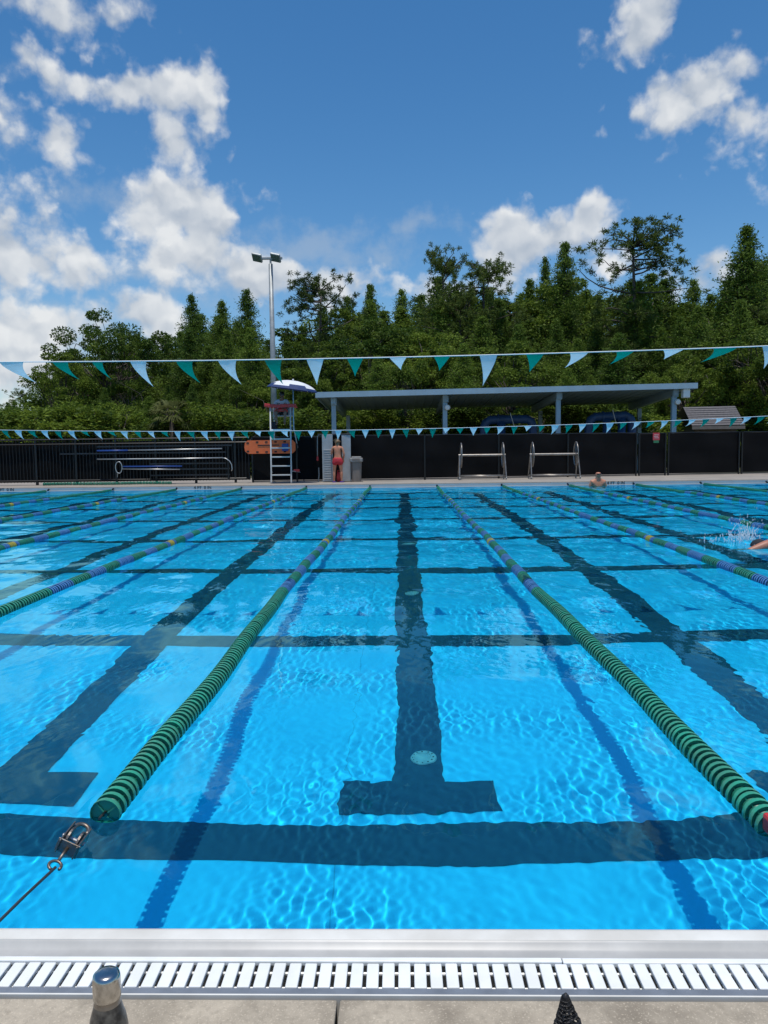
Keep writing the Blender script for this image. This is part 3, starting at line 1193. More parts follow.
# red rescue can standing between the feet
rc = thing('rescue_can', 'red rescue can standing on the deck between the standing person and the locker', 'rescue can', (gp.x + .02, gp.y + .2, DZ))
MB().lathe([(0, 0), (.05, .0), (.075, .06), (.08, .2), (.06, .32), (.03, .36), (0, .365)], seg=16).build('float', M['red_plastic'], rc, True, 50)
MB().tube([(-.05, 0, .33), (-.04, 0, .4), (.04, 0, .4), (.05, 0, .33)], .012, 6).build('handle', M['red_plastic'], rc, True)

# locker: open cabinet, ribbed left door, plain right door
lk = atz(341, 481.5, DZ)
ly = 25.0
lk = aty(337, 470, ly)
t = thing('storage_locker', 'pale grey deck locker standing open, its left door ribbed', 'locker', (lk.x, ly, DZ))
HL = 1.62
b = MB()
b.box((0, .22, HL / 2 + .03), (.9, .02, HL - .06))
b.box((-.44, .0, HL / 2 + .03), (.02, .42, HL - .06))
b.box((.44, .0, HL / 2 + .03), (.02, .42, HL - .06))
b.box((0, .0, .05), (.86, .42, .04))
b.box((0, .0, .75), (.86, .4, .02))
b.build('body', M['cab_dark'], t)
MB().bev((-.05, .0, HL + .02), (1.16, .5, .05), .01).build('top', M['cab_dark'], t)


def px_x(px, Y):
    return aty(px, 460, Y).x - lk.x


dxl0, dxl1 = px_x(322.3, 24.72), px_x(333, 24.72)
b = MB()
cx = (dxl0 + dxl1) / 2
b.bev((cx, -.27, HL / 2 + .02), (dxl1 - dxl0, .035, HL), .01, -.06)
for k in range(13):
    b.bev((cx, -.30, .12 + k * .082), ((dxl1 - dxl0) * .72, .03, .034), .008, -.06)
dr = b.build('door', M['cab_white'], t)
dr['label'] = 'ribbed left door'
MB().box((dxl1 - .03, -.3, .82), (.02, .03, .12)).build('handle', M['cab_dark'], dr)
dxr0, dxr1 = px_x(341.8, 24.72), px_x(350.8, 24.72)
b = MB()
b.bev(((dxr0 + dxr1) / 2, -.22, HL / 2 + .02), (dxr1 - dxr0, .035, HL), .01, .06)
dr = b.build('door', M['cab_white'], t)
dr['label'] = 'plain right door'
MB().box((dxr0 + .03, -.25, .82), (.02, .03, .12)).build('handle', M['cab_dark'], dr)

# hose hanging left of the locker
hx = aty(317.5, 440, 24.8)
t = thing('water_hose', 'thin grey hose with a red nozzle hanging left of the locker', 'hose', (hx.x, 24.8, DZ))
MB().tube([(.12, .1, 1.6), (.05, .02, 1.63), (.0, 0, 1.58), (-.01, 0, 1.2), (-.01, 0, .88)], .016, 8).build('tube', M['hose'], t, True)
MB().lathe([(.02, 0), (.035, .03), (.035, .12), (.018, .16)], (-.01, 0, .74), 12).build('nozzle', M['red_plastic'], t, True, 40)
MB().tube([(.02, 0, 1.6), (.04, .1, 1.62), (.05, .34, 1.62)], .012, 6).build('bracket', M['cab_dark'], t)
MB().tube([(.0, .0, .0), (.03, .02, .25), (.02, .03, .5)], .02, 6).build('stub_pipe', M['hose'], t)

# bin
bp = aty(356.4, 470, 24.7)
t = thing('trash_bin', 'tan trash bin with paler lid beside the locker', 'bin', (bp.x, 24.75, DZ))
b = MB()
for z0, z1_, a0, a1 in ((0, .68, .155, .18),):
    vs = []
    for z, h in ((z0, a0), (z1_, a1)):
        for k in range(16):
            an = 2 * PI * k / 16 + PI / 16
            rr = h / max(abs(math.cos(an)), abs(math.sin(an))) if True else h
            rr = min(rr, h * 1.28)
            vs.append((rr * math.cos(an), rr * math.sin(an), z))
    b.add(vs, [(k, (k + 1) % 16, 16 + (k + 1) % 16, 16 + k) for k in range(16)] + [tuple(range(15, -1, -1))])
b.build('body', M['bin_tan'], t)
b = MB()
b.bev((0, 0, .755), (.44, .44, .14), .03)
b.bev((0, 0, .84), (.34, .36, .07), .03)
lid = b.build('lid', M['bin_lid'], t)
MB().bev((0, -.222, .77), (.26, .012, .08), .004).build('flap', M['bin_tan'], lid)

# ------------------------------------------------------------------ lifeguard chair
cy = 24.0
cL, cR = aty(271, 460, cy).x, aty(291, 460, cy).x
cm, cw = (cL + cR) / 2, (cR - cL) / 2
t = thing('lifeguard_chair', 'tall white lifeguard chair with ladder steps and red arm boards', 'lifeguard chair', (cm, cy, DZ))


def zc(py, Y=24.0):
    return aty(281, py, Y).z - DZ


ztop = zc(405.5)
for s in (-1, 1):
    MB().tube([(s * cw, -.06, 0), (s * cw, -.05, .06), (s * cw, 0, .4), (s * cw, .1, ztop)], .026, 10).build('front_rail', M['chair_white'], t, True)
    MB().tube([(s * (cw + .22), 1.75, 0), (s * (cw + .2), 1.7, .06), (s * cw, .85, zc(427)), (s * cw, .8, ztop)], .022, 8).build('rear_leg', M['chair_white'], t, True)
    MB().tube([(s * cw, .0, .42), (s * (cw + .22), 1.72, .3)], .016, 6).build('side_brace', M['chair_white'], t)
for py in (439, 448, 457, 466, 475):
    z = zc(py)
    MB().bev((0, .0 + .1 * z / ztop, z), (2 * cw - .05, .13, .045), .008).build('step', M['chair_white'], t)
MB().bev((0, .22, zc(430)), (2 * cw - .02, .42, .06), .01).build('foot_platform', M['white_plastic'], t)
MB().bev((0, .66, zc(415)), (2 * cw - .06, .45, .05), .01).build('seat', M['cab_white'], t)
MB().bev((0, .9, zc(409)), (2 * cw - .06, .04, .42), .01).build('backrest', M['cab_white'], t)
b = MB()
b.bev((-.26, .12, ztop + .0), (.54, .16, .11), .02, m=Matrix.Rotation(.09, 3, 'Y'))
b.bev((.26, .12, ztop + .0), (.54, .16, .11), .02, m=Matrix.Rotation(-.02, 3, 'Y'))
b.build('arm_board', M['red_plastic'], t)
for s in (-1, 1):
    MB().bev((s * (cw + .08), .5, ztop - .02), (.12, .75, .05), .01).build('armrest', M['red_plastic'], t)
b = MB().bev((cw + .1, .62, .42), (.2, .1, .09), .02)
b.build('hub_block', M['red_plastic'], t)

# umbrella clamped to the chair
ua = aty(294, 380.5, 24.3)
t2 = thing('sun_umbrella', 'white and blue umbrella tilted over the lifeguard', 'umbrella', (ua.x - .03, 24.3, DZ))
zt = ua.z - DZ
MB().tube([(-.02, 0, zc(430)), (0, 0, zt + .02)], .02, 8).build('pole', M['shelter_blue'], t2, True)
rot = Matrix.Rotation(R(8), 3, 'Y') @ Matrix.Rotation(R(2), 3, 'X')
rad = .86
seg = 16
wv, wf, bf = [], [], []


def canv(i, k, dz=0.):
    s = i / 6
    r = rad * math.sin(s * 1.25) / math.sin(1.25)
    z = -.3 * (1 - math.cos(s * 1.45)) / (1 - math.cos(1.45)) + dz
    a = 2 * PI * k / seg
    r *= 1 - .05 * (1 - abs(math.cos(a * 4))) * s
    return rot @ Vector((r * math.cos(a), r * math.sin(a), z)) + Vector((0, 0, zt))


top_w, top_b = MB(), MB()
for i in range(6):
    for k in range(seg):
        tgt = top_b if i == 5 or (i == 4 and (k // 2) % 2 == 0) else top_w
        if i == 0:
            tgt.add([canv(0, k), canv(1, k), canv(1, k + 1)], [(0, 1, 2)])
        else:
            tgt.quad(canv(i, k), canv(i + 1, k), canv(i + 1, k + 1), canv(i, k + 1))
can = top_w.build('canopy', M['canopy_white'], t2)
top_b.build('blue_panel', M['canopy_blue'], can)
und = MB()
for i in range(6):
    for k in range(seg):
        und.quad(canv(i, k, -.012), canv(i, k + 1, -.012), canv(i + 1, k + 1, -.012), canv(i + 1, k, -.012))
und.build('lining', M['canopy_blue'], t2)
for k in range(0, seg, 2):
    MB().tube([canv(i, k, -.02) for i in range(7)], .006, 5).build('rib', M['steel'], t2)
MB().ball((0, 0, zt + .025), .03, 8, 6).build('finial', M['canopy_white'], t2, True)

# lifeguard
sz = zc(415) + .03
t = thing('person', 'lifeguard in pale blue shirt sitting on the tall chair under the umbrella', 'person', (cm, cy + .5, DZ + sz))
H = 1.6
q = lambda x, y, z: (x * H, y * H, z * H)
J = {'pelvis': (q(0, .03, .055), (.085 * H, .06 * H)), 'belly': (q(0, .02, .13), (.075 * H, .06 * H)), 'chest': (q(0, 0, .22), (.085 * H, .06 * H)), 'upper': (q(0, -.015, .29), (.066 * H, .05 * H)),
     'neck': (q(.005, -.03, .345), .03 * H)}
E = [('pelvis', 'belly'), ('belly', 'chest'), ('chest', 'upper'), ('upper', 'neck')]
for s, n_ in ((-1, 'l'), (1, 'r')):
    J[n_ + 'hip'] = (q(s * .055, .0, .05), .055 * H)
    J[n_ + 'kn'] = (q(s * .1, -.235, .055), .036 * H)
    J[n_ + 'calf'] = (q(s * .095, -.25, -.06), .033 * H)
    J[n_ + 'an'] = (q(s * .08, -.22, -.19), .02 * H)
    J[n_ + 'toe'] = (q(s * .09, -.31, -.215), .016 * H)
    J[n_ + 'sh'] = (q(s * .105, -.015, .29), .034 * H)
    J[n_ + 'el'] = (q(s * .165, -.05, .18), .025 * H)
    J[n_ + 'wr'] = (q(s * .09, -.16, .115), .017 * H)
    E += [('pelvis', n_ + 'hip'), (n_ + 'hip', n_ + 'kn'), (n_ + 'kn', n_ + 'calf'), (n_ + 'calf', n_ + 'an'), (n_ + 'an', n_ + 'toe'), ('upper', n_ + 'sh'), (n_ + 'sh', n_ + 'el'), (n_ + 'el', n_ + 'wr')]
    hand(J, E, n_ + 'wr', (-s * .4, -.7, -.2), (0, -.2, .9), H, n_)
hb = Vector(q(.012, -.055, .41))
head(J, E, 'neck', hb, (.05, -.1, 1), (.3, -1, -.15), H)
skin_mesh('body', J, E, M['skin_dark'], t)
J2 = {'pelvis': (q(0, .025, .1), (.09 * H, .068 * H)), 'chest': (q(0, 0, .22), (.093 * H, .069 * H)), 'upper': (q(0, -.013, .288), (.075 * H, .057 * H))}
E2 = [('pelvis', 'chest'), ('chest', 'upper')]
for s, n_ in ((-1, 'l'), (1, 'r')):
    J2[n_ + 's'] = (q(s * .108, -.015, .288), .042 * H)
    J2[n_ + 'e'] = (q(s * .15, -.04, .21), .037 * H)
    E2 += [('upper', n_ + 's'), (n_ + 's', n_ + 'e')]
skin_mesh('shirt', J2, E2, M['shirt'], t)
J2 = {'pelvis': (q(0, .028, .055), (.093 * H, .066 * H))}
E2 = []
for s, n_ in ((-1, 'l'), (1, 'r')):
    J2[n_ + 'h'] = (q(s * .056, .0, .05), .062 * H)
    J2[n_ + 'k'] = (q(s * .092, -.19, .055), .05 * H)
    E2 += [('pelvis', n_ + 'h'), (n_ + 'h', n_ + 'k')]
skin_mesh('shorts', J2, E2, M['dark_cloth'], t)
MB().ball(hb + Vector((-.004, .012, .022)) * H, .058 * H, 14, 10, (1, 1.02, .95)).build('hair', M['hair_black'], t, True)
b = MB()
for s in (-1, 1):
    b.ball(hb + Vector((.014 + s * .022, -.05, .004)) * H, .016 * H, 8, 6, (1, .4, .8))
b.build('sunglasses', M['lens'], t, True)
rt = thing('rescue_tube', 'red rescue tube across the lap of the lifeguard', 'rescue tube', (cm, cy + .2, DZ + sz + .12))
MB().tube([(-.22, .06, -.02), (-.15, .02, .02), (0, 0, .03), (.15, .02, .02), (.22, .06, -.02)], [.03, .06, .065, .06, .03], 10).build('foam', M['red_plastic'], rt, True)
MB().tube([(.2, .04, -.0), (.26, .1, .1), (.18, .15, .2)], .008, 6).build('strap', M['dark_cloth'], rt)
bg_ = thing('gear_bag', 'small black bag on the foot platform of the lifeguard chair', 'bag', (cm - .24, cy + .22, DZ + zc(430) + .03))
MB().bev((0, 0, .13), (.2, .16, .26), .05).build('sack', M['dark_cloth'], bg_)
MB().tube([(-.06, 0, .25), (-.04, 0, .33), (.04, 0, .33), (.06, 0, .25)], .01, 6).build('handle', M['dark_cloth'], bg_)

# orange backboard hung on the fence behind the chair
a, c = aty(244.5, 447, 24.85), aty(295.5, 447, 24.85)
zt_, zb_ = aty(270, 440.2, 24.85).z, aty(270, 453.6, 24.85).z
t = thing('rescue_backboard', 'orange rescue backboard hung on the fence behind the lifeguard chair', 'backboard', ((a.x + c.x) / 2, 24.85, (zt_ + zb_) / 2))
hw, hh = (c.x - a.x) / 2, (zt_ - zb_) / 2
b = MB()
out = [(-hw + .12, -hh), (hw - .1, -hh), (hw, -hh * .55), (hw, hh * .55), (hw - .1, hh), (-hw + .12, hh), (-hw + .02, hh * .6), (-hw, 0), (-hw + .02, -hh * .6)]
n = len(out)
b.add([(x, -.03, z) for x, z in out] + [(x, .03, z) for x, z in out], [tuple(range(n)), tuple(range(2 * n - 1, n - 1, -1))] + [(i, n + i, n + (i + 1) % n, (i + 1) % n) for i in range(n)])
b.build('board', M['orange'], t)
for sx, sz_ in [(-hw + .12, hh * .62), (-hw + .12, -hh * .62)] + [(-hw + .45 + k * .32, s * hh * .74) for k in range(4) for s in (-1, 1)]:
    MB().bev((sx, -.034, sz_), (.09, .012, .05), .005).build('hand_slot', M['dark_cloth'], t)
MB().bev((-.05, -.037, .06), (.75, .014, .035), .005).build('strap', M['dark_cloth'], t)
MB().bev((hw - .35, -.07, -.02), (.22, .09, .26), .02).build('head_block', M['blue_grip'], t)

# ------------------------------------------------------------------ poles hung on the picket fence
def hung(name, label, cat, Y=24.66):
    return thing(name, label, cat, (aty(160, 450, Y).x, Y, 0))


Yp = 24.62
t = hung('reach_pole', 'straight silver pole with a blue left end, topmost on the picket fence', 'pole', Yp)
o = Vector(t.location)
a, m_, c = aty(97, 450.8, Yp), aty(128, 450.4, Yp), aty(222, 448.6, Yp)
MB().tube([a - o, m_ - o], .028, 8).build('grip', M['blue_grip'], t, True)
MB().tube([m_ - o, c - o], .022, 8).build('shaft', M['alu'], t, True)
MB().tube([m_ - o + Vector((.6, .0, -.03)), m_ - o + Vector((.6, .25, -.03))], .014, 6).build('hanger', M['black_metal'], t)
MB().tube([c - o + Vector((-.6, .0, -.03)), c - o + Vector((-.6, .25, -.03))], .014, 6).build('hanger', M['black_metal'], t)
t = hung('shepherd_crook', 'long silver rescue crook curving down at its right end', 'rescue crook', Yp)
o = Vector(t.location)
pts = [(97, 459.3), (130, 459), (180, 458.6), (222, 457.7)]
MB().tube([aty(x, y, Yp) - o for x, y in pts], .02, 8).build('shaft', M['alu'], t, True)
pts = [(222, 457.7), (226, 458.6), (229.5, 461), (231.6, 464.5), (232.2, 469), (231.5, 471)]
MB().tube([aty(x, y, Yp) - o for x, y in pts], .017, 8).build('crook', M['alu'], t, True)
MB().tube([(-.6, 0, -.02 + aty(140, 459, Yp).z), (-.6, .25, -.02 + aty(140, 459, Yp).z)], .014, 6).build('hanger', M['black_metal'], t)
MB().tube([(1.2, 0, -.02 + aty(200, 458, Yp).z), (1.2, .25, -.02 + aty(200, 458, Yp).z)], .014, 6).build('hanger', M['black_metal'], t)
t = hung('loop_pole', 'short blue and silver double pole with a wire loop at its left end', 'rescue pole', Yp)
o = Vector(t.location)
a, c = aty(123, 466.6, Yp), aty(182, 466.2, Yp)
MB().tube([a - o, c - o], .024, 8).build('upper_shaft', M['blue_grip'], t, True)
a, c = aty(122, 469, Yp), aty(180, 469.4, Yp)
MB().tube([a - o, c - o], .018, 8).build('lower_shaft', M['alu'], t, True)
ce = aty(118.8, 467.5, Yp) - o
MB().tube([ce + Vector((.115 * math.cos(k * PI / 10), 0, .2 * math.sin(k * PI / 10))) for k in range(20)], .016, 6, closed=True).build('loop', M['alu'], t, True)
MB().tube([ce + Vector((-.05, 0, -.2)), ce + Vector((-.07, .02, -.33))], .012, 6).build('cord_end', M['alu'], t)
MB().tube([(.3, 0, a.z - .02), (.3, .25, a.z - .02)], .014, 6).build('hanger', M['black_metal'], t)

# spare lane rope lying on the far deck, left
a, c = aty(43, 484.9, 23.9), aty(171, 483.6, 23.9)
t = thing('spare_lane_rope', 'spare green lane rope lying along the far deck below the poles', 'lane rope', (0, 0, DZ + .07))
ys = np.arange(0, c.x - a.x, .05)
V, F = rope_mesh(0, 0, ys)
V2 = np.stack([a.x + V[:, 1], 23.95 + V[:, 0] * 1.0, V[:, 2]], -1)
np_mesh('green_floats', V2, F, M['rope_green'], t, True)
MB().tube([(a.x, 23.95, 0), (c.x + .15, 23.95, -.04)], .006, 6).build('cable', M['cable'], t)

# ------------------------------------------------------------------ lane reels
def reel(label, pxl, pxr):
    Y = 25.55
    a, c = aty(pxl, 470, Y), aty(pxr, 470, Y)
    t = thing('lane_reel', label, 'lane reel', ((a.x + c.x) / 2, Y, DZ), 0, 'lane reels before the black fence')
    hw = (c.x - a.x) / 2
    za = .86
    for s in (-1, 1):
        x = s * hw
        cc = Vector((x - s * .06, 0, za))
        w_ = MB().tube([cc + Vector((0, .36 * math.cos(k * PI / 14), .43 * math.sin(k * PI / 14))) for k in range(28)], .02, 8, closed=True)
        w_.tube([cc + Vector((0, 0, -.43)), cc + Vector((0, 0, .43))], .012, 6)
        w_.tube([cc + Vector((0, -.36, 0)), cc + Vector((0, .36, 0))], .012, 6)
        w_.build('wheel', M['reel_steel'], t, True)
        fr = MB().tube([(x + s * .02, -.34, .1), (x, -.05, za)], .024, 8)
        fr.tube([(x + s * .02, .34, .1), (x, .05, za)], .024, 8)
        fr.tube([(x + s * .02, -.36, .11), (x + s * .02, .36, .11)], .022, 8)
        f_ = fr.build('end_frame', M['reel_steel'], t, True, 40)
        for yy in (-.34, .34):
            MB().lathe([(0, -.018), (.045, -.018), (.05, 0), (.045, .018), (0, .018)], (x + s * .02, yy, .05), 14, Matrix.Rotation(PI / 2, 3, 'Y')).build('caster', M['hose'], f_, True, 40)
    MB().tube([(-hw - .03, 0, za), (hw + .03, 0, za)], .042, 12).build('axle', M['reel_steel'], t, True, 40)
    MB().tube([(-hw, -.3, .13), (hw, -.3, .13)], .024, 8).build('base_bar', M['reel_steel'], t, True)
    MB().tube([(-hw, .3, .13), (hw, .3, .13)], .024, 8).build('base_bar', M['reel_steel'], t, True)
    return t


reel('steel lane reel on casters, the left of the two before the fence', 459.5, 504.5)
reel('steel lane reel on casters, the right of the two, nearest the bald swimmer', 530.5, 577.5)

# ------------------------------------------------------------------ small sign on the gate
sp_ = aty(656, 436.5, 26.75)
t = thing('warning_sign', 'small red sign with a green strip below on the black gate', 'sign', (sp_.x, 26.72, sp_.z))
MB().bev((0, 0, 0), (.25, .012, .27), .004).build('panel', M['sign_red'], t)
b = MB()
for k, (x0, x1) in enumerate(((-.08, .08), (-.09, .06), (-.07, .09))):
    b.box(((x0 + x1) / 2, -.0085, .06 - k * .055), (x1 - x0, .004, .012))
b.build('print', M['sign_white'], t)
MB().bev((0, .0, -.19), (.2, .012, .09), .004).build('strip', M['sign_green'], t)

# ------------------------------------------------------------------ shelter behind the fence
YS = 32.0
A_, B_ = aty(316, 392.2, YS), aty(697, 382.8, YS)
t = thing('pool_shelter', 'long flat-roofed pale blue shelter on posts behind the black fence', 'shelter', ((A_.x + B_.x) / 2, YS, 0))
o = Vector(t.location)
DS = 7.2
rx0, rx1 = A_.x - o.x, B_.x - o.x
b = MB()
th = .24


def rz_(x):
    return A_.z + (B_.z - A_.z) * (x - rx0) / (rx1 - rx0)


b.add([(rx0, 0, rz_(rx0) - .02), (rx1, 0, rz_(rx1) - .02), (rx1, DS, rz_(rx1) - .3), (rx0, DS, rz_(rx0) - .3),
       (rx0, 0, rz_(rx0) - .17), (rx1, 0, rz_(rx1) - .17), (rx1, DS, rz_(rx1) - .45), (rx0, DS, rz_(rx0) - .45)],
      [(0, 1, 2, 3), (4, 7, 6, 5), (2, 6, 7, 3)])
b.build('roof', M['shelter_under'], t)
b = MB()
b.add([(rx0 - .03, -.03, rz_(rx0)), (rx1 + .03, -.03, rz_(rx1)), (rx1 + .03, -.03, rz_(rx1) - th), (rx0 - .03, -.03, rz_(rx0) - th),
       (rx0 - .03, .03, rz_(rx0)), (rx1 + .03, .03, rz_(rx1)), (rx1 + .03, .03, rz_(rx1) - th), (rx0 - .03, .03, rz_(rx0) - th)],
      [(0, 3, 2, 1), (0, 1, 5, 4), (3, 7, 6, 2), (4, 5, 6, 7), (0, 4, 7, 3), (1, 2, 6, 5)])
for x in (rx0, rx1):
    b.add([(x - .03, .03, rz_(x) - .002), (x + .03, .03, rz_(x) - .002), (x + .03, DS, rz_(x) - .28), (x - .03, DS, rz_(x) - .28),
           (x - .03, .03, rz_(x) - th), (x + .03, .03, rz_(x) - th), (x + .03, DS, rz_(x) - .28 - th), (x - .03, DS, rz_(x) - .28 - th)],
          [(0, 1, 2, 3), (4, 7, 6, 5), (0, 3, 7, 4), (1, 5, 6, 2), (2, 6, 7, 3), (0, 4, 5, 1)])
b.build('fascia', M['shelter_blue'], t)
b = MB()
k = 0
x = rx0 + .4
while x < rx1 - .2:                       # ribs of the roof sheet
    b.add([(x - .03, .05, rz_(x) - .171), (x + .03, .05, rz_(x) - .171), (x + .03, DS - .05, rz_(x) - .451), (x - .03, DS - .05, rz_(x) - .451),
           (x - .02, .05, rz_(x) - .2), (x + .02, .05, rz_(x) - .2), (x + .02, DS - .05, rz_(x) - .48), (x - .02, DS - .05, rz_(x) - .48)],
          [(4, 7, 6, 5), (0, 4, 5, 1), (0, 3, 7, 4), (1, 5, 6, 2)])
    x += .4
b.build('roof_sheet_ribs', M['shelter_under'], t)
for i, px in enumerate((334, 445, 558, 673.5)):
    xf = aty(px, 420, YS + .55).x - o.x
    MB().bev((xf, .55, (rz_(xf) - .45) / 2), (.2, .2, rz_(xf) - .45), .015).build('post', M['shelter_blue'], t)
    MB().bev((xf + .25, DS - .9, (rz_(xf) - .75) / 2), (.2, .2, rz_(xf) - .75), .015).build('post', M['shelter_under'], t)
    bm_ = MB().add([(xf - .1, .3, rz_(xf) - .22), (xf + .1, .3, rz_(xf) - .22), (xf + .1, DS - .2, rz_(xf) - .48), (xf - .1, DS - .2, rz_(xf) - .48),
                    (xf - .1, .3, rz_(xf) - .5), (xf + .1, .3, rz_(xf) - .5), (xf + .1, DS - .2, rz_(xf) - .8), (xf - .1, DS - .2, rz_(xf) - .8)],
                   [(0, 1, 2, 3), (4, 7, 6, 5), (0, 4, 5, 1), (2, 6, 7, 3), (0, 3, 7, 4), (1, 5, 6, 2)])
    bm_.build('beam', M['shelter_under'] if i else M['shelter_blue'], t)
    fx = MB().bev((xf + .02, .42, rz_(xf) - .4), (.26, .1, .3), .02)
    fx.build('bracket', M['shelter_blue'], t)
    if i in (1, 3):
        fl_ = MB().lathe([(0, -.07), (.11, -.07), (.13, .04), (.1, .1), (0, .11)], (xf + .1, .38, rz_(xf) - .78), 14, Matrix.Rotation(PI / 2, 3, 'X'))
        fl_.build('floodlight', M['white_plastic'], t, True, 40)
    if i == 3:
        MB().bev((xf + .38, .2, rz_(xf) - .42), (.3, .3, .4), .03).build('speaker_box', M['white_plastic'], t)

# big blue pipes under the shelter
def pipe_run(label, p0, p1, legs, Y):
    a, c = aty(p0[0], p0[1], Y), aty(p1[0], p1[1], Y)
    t = thing('filter_pipe', label, 'pipe', (a.x, Y, 0), 0, 'blue pipes under the shelter')
    o = Vector(t.location)
    r = .21
    L_ = c.x - a.x
    pts = [(0, 0, .2), (0, 0, a.z - .35), (.08, 0, a.z - .14), (.28, 0, a.z), (L_ - .28, 0, c.z), (L_ - .08, 0, c.z - .14), (L_, 0, c.z - .35), (L_, 0, .2)]
    MB().tube(pts, r, 14).build('main_pipe', M['pipe_blue'], t, True)
    for f in legs:
        MB().tube([(L_ * f, -.1, .2), (L_ * f, -.1, a.z - .1)], r * .9, 12).build('branch_pipe', M['pipe_blue'], t, True)
        MB().tube([(L_ * f - .2, 0, a.z), (L_ * f - .1, 0, a.z)], r * 1.2, 14).build('flange', M['pipe_blue'], t)
    MB().tube([(L_ * .6, -.2, a.z - .3), (L_ * .52, -.2, a.z + .32)], .02, 6).build('valve_handle', M['alu'], t)
    return t


pipe_run('thick blue pipe under the shelter, behind the left lane reel', (484, 420), (533, 419), (.35,), 35)
pipe_run('thick blue pipe under the shelter, behind the right lane reel', (589, 417), (632, 415.5), (.4, .75), 35)

# shingled hut to the right of the shelter
Yh = 37.0
p = [aty(683, 407.2, Yh + 1.6), aty(735, 406, Yh + 1.6), aty(745, 425, Yh), aty(692, 426, Yh)]
t = thing('shingled_hut', 'low hut with grey shingled roof right of the shelter', 'hut', ((p[2].x + p[3].x) / 2, Yh + 1.2, 0))
o = Vector(t.location)
b = MB()
nr = 9
for k in range(nr):
    f0, f1 = k / nr, (k + 1) / nr
    l0, l1 = p[3].lerp(p[0], f0) - o, p[3].lerp(p[0], f1) - o
    r0, r1 = p[2].lerp(p[1], f0) - o, p[2].lerp(p[1], f1) - o
    up = Vector((0, -.012, .03))
    b.quad(l0 + up, r0 + up, r1, l1)
    b.quad(l0, r0, r0 + up, l0 + up)
bk = Vector((0, 3.2, 0))
b.quad(p[1] - o, p[0] - o, p[3] - o + bk, p[2] - o + bk)
b.build('roof', M['shingle'], t)
w0, w1 = p[3] - o, p[2] - o
zb = (w0.z + w1.z) / 2
MB().box(((w0.x + w1.x) / 2, .5, (zb - .1) / 2), (w1.x - w0.x - .5, 2.6, zb - .1)).build('wall', M['hut_wood'], t)
MB().box(((w0.x + w1.x) / 2, -1.21, zb - .1), (w1.x - w0.x, .05, .16)).build('fascia', M['bin_tan'], t)

# light pole
Yl = 38.0
pt_, pb_ = aty(270.6, 264, Yl), aty(275, 470, Yl)
t = thing('light_pole', 'tall grey light pole with two square floodlights behind the lifeguard chair', 'light pole', (pb_.x, Yl, 0))
o = Vector(t.location)
tp = pt_ - o
MB().tube([(0, 0, 0), tp * .5 + Vector((.02, 0, 0)), tp], [.17, .14, .105], 12).build('pole', M['galv'], t, True)
MB().tube([tp, tp + Vector((0, 0, .25))], .05, 8).build('neck', M['galv'], t)
zz = tp.z + .28
MB().bev((tp.x + .05, 0, zz), (1.1, .12, .12), .02).build('crossarm', M['galv'], t)
rot = Matrix.Rotation(R(-35), 3, 'X')
for px in (257.5, 276):
    c0 = aty(px, 258.5, Yl) - o
    sk = Matrix.Rotation(R(-35), 3, 'X') @ Matrix.Rotation(R(18), 3, 'Y')
    h = MB().bev((c0.x, -.1, c0.z + .02), (.52, .5, .12), .03, m=sk).build('floodlight', M['galv'], t)
    MB().bev((c0.x, -.1, c0.z + .02) if False else tuple(Vector((c0.x, -.1, c0.z + .02)) + sk @ Vector((0, 0, -.065))), (.44, .42, .012), .004, m=sk).build('glass', M['lamp_face'], h)
    MB().tube([(c0.x, -.05, zz), (c0.x, -.1, c0.z)], .025, 6).build('bracket', M['galv'], h)

# ------------------------------------------------------------------ depth markings on the far wall
def text_mesh(name, body, size, m):
    cu = bpy.data.curves.new(name, 'FONT')
    cu.body = body
    cu.size = size
    cu.extrude = .002
    cu.align_x = 'CENTER'
    cu.align_y = 'CENTER'
    cu.offset = .002
    o = bpy.data.objects.new(name, cu)
    col.objects.link(o)
    dg = bpy.context.evaluated_depsgraph_get()
    me = bpy.data.meshes.new_from_object(o.evaluated_get(dg))
    bpy.data.objects.remove(o)
    me.materials.clear()
    me.materials.append(m)
    return me


tm = text_mesh('depth_marking', '4 FT  0 IN', .135, M['paint_black'])
for px, lb in ((5, 'black 4 FT 0 IN depth marking on the far wall at the left picture edge'), (202.5, 'black 4 FT 0 IN depth marking on the far wall left of the lifeguard chair'),
               (616, 'black 4 FT 0 IN depth marking on the far wall beside the bald swimmer')):
    o = bpy.data.objects.new('depth_marking', tm)
    col.objects.link(o)
    o.location = (aty(px, 482, PL).x, PL - .003, .075)
    o.rotation_euler = (PI / 2, 0, 0)
    tag(o, lb, 'depth marking', 'depth markings on the far wall')

